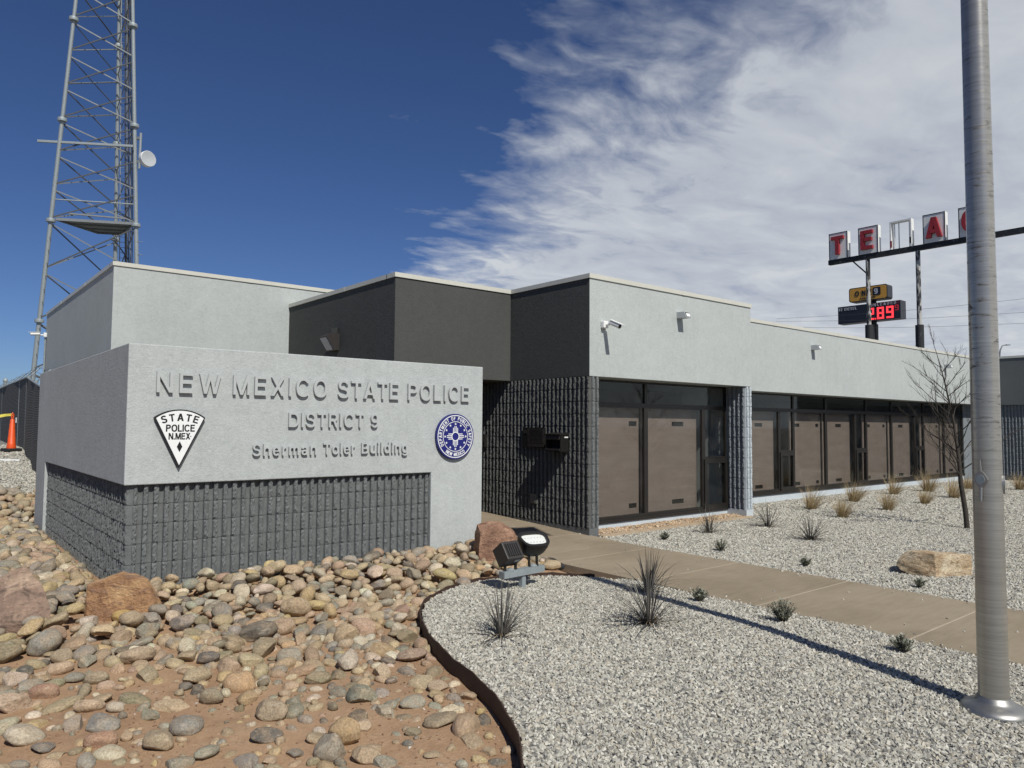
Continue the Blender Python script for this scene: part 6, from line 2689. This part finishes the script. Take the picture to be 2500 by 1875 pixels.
# ball-capped gate post further back
gpz = gp(7, 1069)
part(MB().tube([gpz - Vector((0, 0, 0.2)), gpz + Vector((0, 0, 2.45))], 0.075, 12), 'gate_post', M['galv'], fence, True)
part(MB().lathe([(0.03, 2.44), (0.09, 2.47), (0.10, 2.53), (0.07, 2.6), (0.02, 2.63)], gpz, 12), 'post_cap', M['galv'], fence, True)

cn = gp(27, 1102)
cone_ = thing('traffic_cone', 'tall orange stacking traffic cone on a black rubber base by the fence', 'traffic cone', tuple(cn), (0, 0, 0.5))
o_ = part(MB().box(-0.185, 0.185, -0.185, 0.185, 0.0, 0.085), 'base', M['rubber'], cone_, local=True)
bevel(o_, 0.02, 2)
prof = [(0.115, 0.085), (0.112, 0.14), (0.102, 0.15), (0.100, 0.22), (0.092, 0.23), (0.087, 0.40), (0.080, 0.41), (0.075, 0.58), (0.068, 0.59), (0.063, 0.75), (0.056, 0.76), (0.051, 0.86), (0.035, 0.88), (0.03, 0.89)]
part(MB().lathe(prof, n=20), 'body', M['orange'], cone_, True, local=True)
part(MB().tube([(0.02, 0, 0.90), (0.03, 0, 1.0), (0.0, 0, 1.05), (-0.03, 0, 1.0), (-0.02, 0, 0.90)], 0.016, 6), 'handle', M['orange'], cone_, True, local=True)
part(MB().box(0.02, 0.05, -0.10, -0.095, 0.78, 0.92), 'sticker', M['white_plastic'], cone_, local=True)
tpm = MB()
a_, b__ = cn + Vector((0, 0, 1.0)), at_depth(-60, 1046, depth_of(cn) * 0.99)
n = 12
for i in range(n + 1):
    t_ = i / n
    p = a_.lerp(b__, t_) + Vector((0, 0, 0.10 * math.sin(t_ * PI)))
    tw = 0.6 * math.sin(i * 1.1)
    tpm.v += [tuple(p + Vector((0, 0, 0.04 * math.cos(tw))) + CR * 0.035 * math.sin(tw)), tuple(p - Vector((0, 0, 0.04 * math.cos(tw))) - CR * 0.035 * math.sin(tw))]
for i in range(n):
    tpm.f.append((i * 2, i * 2 + 1, i * 2 + 3, i * 2 + 2))
    tpm.mi.append(0)
o_ = link('caution_tape', tpm.mesh('caution_tape', M['tape']))
o_.modifiers.new('thick', 'SOLIDIFY').thickness = 0.002
tag(o_, 'yellow tape tied to the orange traffic cone', 'tape')
l0, l1 = gp(-30, 1124), gp(50, 1126)
mbl = MB().bar(l0 + Vector((0, 0, 0.02)), l1 + Vector((0, 0, 0.02)), 0.12, 0.05)
tag(link('painted_line', mbl.mesh('painted_line', M['white'])), 'short white painted line across the rear gravel', kind='structure')

# ================================================================== ROADSIDE SIGNS
TX = 36.9
c6 = lambda x, y: (1980 + x / 4.148, 480 + y / 4.148)


def pX(x, y, X):
    return onX(*c6(x, y), X)


# pylon with single-letter boxes on a long beam; runs towards -Y, faces -X
yl = pX(185, 640, TX)
zb_ = (pX(300, 640, TX).z + pX(1300, 500, TX).z) / 2
YA, YZ = yl.y, pX(2157, 372, TX).y - 1.0
pyl = thing('pylon_sign', 'old roadside pylon sign of single red letters on white boxes along a dark beam', 'sign', (TX, YA, 1.2))
BH = 0.24
part(MB().box(TX - 0.12, TX + 0.12, YZ, YA, zb_ - BH / 2, zb_ + BH / 2), 'beam', M['old_beam'], pyl)
for px in (578, 1087, 1700):
    y_ = pX(px, 800, TX).y
    po = part(MB().tube([(TX, y_, 0.9), (TX, y_, zb_ - BH / 2)], 0.105, 12), 'pole', M['old_pole'], pyl, True)
    part(MB().tube([(TX, y_, 0.9), (TX, y_, pX(px + 15, 1300, TX).z)], 0.185, 12), 'sleeve', M['old_beam'], po, True)
y_a, y_b = pX(425, 650, TX), pX(570, 785, TX)
part(MB().bar((TX, y_a.y, zb_ - BH / 2), (TX, pX(572, 785, TX).y, y_b.z), 0.06), 'strut', M['old_beam'], pyl)
for (xa, xb, ch) in ((183, 372, 'T'), (480, 682, 'E'), (798, 1020, ''), (1137, 1366, 'A'), (1500, 1740, 'C'), (1880, 2140, '')):
    ya_, yb_ = pX(xa, 520, TX - 0.15).y, pX(xb, 520, TX - 0.15).y
    h = 1.36
    z0_ = zb_ + BH / 2
    if xa == 1880:
        continue
    if ch:
        bxo = part(MB().box(TX - 0.15, TX + 0.15, yb_, ya_, z0_ + 0.001, z0_ + h), 'letter_box', M['box_white'], pyl)
        fr_mb = MB()
        w = 0.035
        x_ = TX - 0.165
        for (a, b_, c_, d_) in ((ya_ - w, ya_, z0_ + 0.003, z0_ + h), (yb_, yb_ + w, z0_ + 0.003, z0_ + h)):
            fr_mb.box(x_, TX - 0.151, a, b_, c_, d_)
        fr_mb.box(x_, TX - 0.151, yb_ + w, ya_ - w, z0_ + h - w, z0_ + h)
        part(fr_mb, 'box_rim', M['old_beam'], bxo)
        wdt = ya_ - yb_
        FRL = ((TX - 0.152, ya_ - wdt * 0.17, 0), (0, -1, 0), (0, 0, 1), (-1, 0, 0))
        write(ch, FRL, 0, wdt * (0.66 if ch != 'A' else 0.72), z0_ + 0.20, h * 0.70, M['red_letter'], bxo, 0.16, 0.035)
    else:
        fr_mb = MB()
        w = 0.07
        fr_mb.box(TX - 0.15, TX + 0.15, ya_ - w, ya_, z0_ + 0.001, z0_ + h)
        fr_mb.box(TX - 0.15, TX + 0.15, yb_, yb_ + w, z0_ + 0.001, z0_ + h)
        fr_mb.box(TX - 0.15, TX + 0.15, yb_ + w, ya_ - w, z0_ + h - w, z0_ + h)
        for t_ in (0.18, 0.38, 0.86):
            yy = ya_ + (yb_ - ya_) * t_
            fr_mb.box(TX - 0.02, TX + 0.02, yy - 0.02, yy + 0.02, z0_ + 0.001, z0_ + h - w)
        bxo = part(fr_mb, 'empty_box_frame', M['box_white'], pyl)
        part(MB().box(TX - 0.157, TX - 0.151, ya_ - 0.11, ya_ - 0.02, z0_ + 0.08, z0_ + 0.42), 'rust_patch', M['red_letter'], bxo)
        part(MB().box(TX - 0.157, TX - 0.151, yb_ + 0.02, yb_ + 0.10, z0_ + 0.15, z0_ + 0.45), 'junction', M['black_metal'], bxo)

# fuel price sign
PXX = 52.0
pr = thing('fuel_sign', 'fuel stop sign with amber top panel and red lit price on black display', 'sign', (PXX, pX(610, 1350, PXX).y, 1.2))
f = lambda x, y: pX(x, y, PXX)
tl, tr_, bl_, br_ = f(272, 1120), f(905, 1047), f(275, 1290), f(905, 1235)
zt_, zb2 = (tl.z + tr_.z) / 2, (bl_.z + br_.z) / 2
ya_, yb_ = tl.y, tr_.y
cab = part(MB().box(PXX + 0.001, PXX + 0.85, yb_, ya_, zb2, zt_), 'price_cabinet', M['price_face'], pr)
HT = zt_ - zb2
WD = ya_ - yb_
FRP = ((PXX - 0.004, ya_, zb2), (0, -1, 0), (0, 0, 1), (-1, 0, 0))
part(MB().box(PXX - 0.010, PXX, yb_ + 0.02, ya_ - WD * 0.52, zb2 + HT * 0.80, zt_ - 0.01), 'red_header', plain('dark_red_panel', (0.075, 0.012, 0.018), 0.5), cab)
write('#2', FRP, WD * 0.012, WD * 0.075, HT * 0.755, HT * 0.16, M['grey_text'], cab, 0.02, 0.02)
write('DIESEL', FRP, WD * 0.11, WD * 0.315, HT * 0.755, HT * 0.16, M['grey_text'], cab, 0.02, 0.02)
FRP2 = ((PXX - 0.012, ya_, zb2), (0, -1, 0), (0, 0, 1), (-1, 0, 0))
write('UNLEADED', FRP2, WD * 0.535, WD * 0.935, HT * 0.81, HT * 0.15, M['grey_text'], cab, 0.02, 0.02)
SEGS = {'2': 'abged', '8': 'abcdefg', '9': 'abcdfg'}


def digit(ch, a0, w, b0, h, th, mat):
    p_ = {'a': (0, h - th, w, h), 'g': (0, h / 2 - th / 2, w, h / 2 + th / 2), 'd': (0, 0, w, th), 'f': (0, h / 2, th, h), 'b': (w - th, h / 2, w, h), 'e': (0, 0, th, h / 2), 'c': (w - th, 0, w, h / 2)}
    for i, s_ in enumerate(SEGS[ch]):
        u0, v0, u1, v1 = p_[s_]
        dx = 0.002 * i
        part(MB().box(PXX - 0.02 - dx, PXX - 0.001, ya_ - (a0 + u1), ya_ - (a0 + u0), zb2 + b0 + v0, zb2 + b0 + v1), 'segment', mat, cab)


digit('2', WD * 0.505, WD * 0.085, HT * 0.07, HT * 0.66, HT * 0.085, M['led_red'])
digit('8', WD * 0.640, WD * 0.105, HT * 0.07, HT * 0.66, HT * 0.095, M['led_red'])
digit('9', WD * 0.785, WD * 0.108, HT * 0.07, HT * 0.66, HT * 0.095, M['led_red'])
digit('9', WD * 0.915, WD * 0.055, HT * 0.46, HT * 0.30, HT * 0.04, M['led_dim'])
part(MB().box(PXX - 0.02, PXX - 0.001, ya_ - WD * 0.622, ya_ - WD * 0.603, zb2 + HT * 0.07, zb2 + HT * 0.14), 'point', M['led_red'], cab)
part(MB().tube([(PXX + 0.42, f(610, 1350).y, 0.9), (PXX + 0.42, f(610, 1350).y, zt_ + 0.6)], 0.20, 10), 'post', M['old_beam'], pr, True)
part(MB().box(PXX + 0.05, PXX + 0.8, f(630, 1350).y, f(572, 1350).y, 0.9, f(600, 1285).z), 'post_cover', M['old_beam'], pr)
# amber name panel
tl, tr_, bl_, br_ = f(383, 933), f(772, 880), f(385, 1070), f(772, 1035)
za_, zbm = (tl.z + tr_.z) / 2, (bl_.z + br_.z) / 2
y0_, y1_ = tl.y, tr_.y


def rrect(w, h, r, n=5):
    out = []
    for cx_, cy_, a0 in ((w - r, h - r, 0), (r, h - r, PI / 2), (r, r, PI), (w - r, r, 1.5 * PI)):
        out += [(cx_ + r * math.cos(a0 + PI / 2 * k / n), cy_ + r * math.sin(a0 + PI / 2 * k / n)) for k in range(n + 1)]
    return out


w_, h_ = y0_ - y1_, za_ - zbm
np_ = part(MB().prism(rrect(w_, h_, 0.16), lambda a, b_, t_: (t_, y0_ - a, zbm + b_), PXX, PXX + 0.8), 'name_cabinet', M['price_face'], pr)
part(MB().prism(rrect(w_ - 0.12, h_ - 0.12, 0.13), lambda a, b_, t_: (t_, y0_ - 0.06 - a, zbm + 0.06 + b_), PXX - 0.01, PXX - 0.001), 'amber_face', M['amber'], np_)
FRN = ((PXX - 0.011, y0_, zbm), (0, -1, 0), (0, 0, 1), (-1, 0, 0))
write('ONE', FRN, w_ * 0.165, w_ * 0.60, h_ * 0.38, h_ * 0.36, M['navy_text'], np_, 0.02, 0.035)
part(MB().prism(rrect(w_ * 0.20, h_ * 0.56, 0.08), lambda a, b_, t_: (t_, y0_ - w_ * 0.63 - a, zbm + h_ * 0.30 + b_), PXX - 0.025, PXX - 0.011), 'number_tile', M['navy_text'], np_)
write('9', ((PXX - 0.026, y0_, zbm), (0, -1, 0), (0, 0, 1), (-1, 0, 0)), w_ * 0.67, w_ * 0.79, h_ * 0.39, h_ * 0.38, M['grey_text'], np_, 0.02, 0.035)
write('FUEL', FRN, w_ * 0.30, w_ * 0.475, h_ * 0.13, h_ * 0.12, M['navy_text'], np_, 0.02, 0.02)
write('STOP', FRN, w_ * 0.525, w_ * 0.70, h_ * 0.13, h_ * 0.12, M['navy_text'], np_, 0.02, 0.02)

# overhead wires crossing behind the roof
for i, (ya_w, yb_w, lab) in enumerate(((1207, 1020, 'topmost overhead wire crossing behind the flagpole'), (1249, 1158, 'middle overhead wire crossing behind the flagpole'), (1314, 1268, 'lowest overhead wire crossing behind the flagpole'))):
    WX = 47.0
    p0, p1 = pX(-350, ya_w + (ya_w - yb_w) * 350 / 2157, WX), pX(2700, yb_w - (ya_w - yb_w) * 543 / 2157, WX)
    w_ = []
    for k in range(21):
        t_ = k / 20
        w_.append(p0.lerp(p1, t_) - Vector((0, 0, 0.18 * math.sin(PI * t_))))
    o_ = link('overhead_wire', MB().tube(w_, 0.008, 5).mesh('overhead_wire', M['wire']))
    tag(o_, lab, 'wire', 'overhead wires')

# far street lamp above the return wing
sl0 = at_depth(2440, 874, 62)
lamp = thing('street_lamp', 'distant curved-arm street lamp right of the flagpole', 'street lamp', (sl0.x, sl0.y, 1.2))
q1, q2, q3, q4 = at_depth(2440, 874, 62), at_depth(2442, 855, 62), at_depth(2447, 844, 62), at_depth(2456, 842, 62)
part(MB().tube([Vector((q1.x, q1.y, 1.0)), q1, q2, q3, q4], [0.09, 0.07, 0.06, 0.05, 0.05], 8), 'mast', M['galv_dark'], lamp, True)
part(MB().bar(q4, at_depth(2465, 842, 62), 0.24, 0.10), 'lamp_head', M['galv'], lamp)
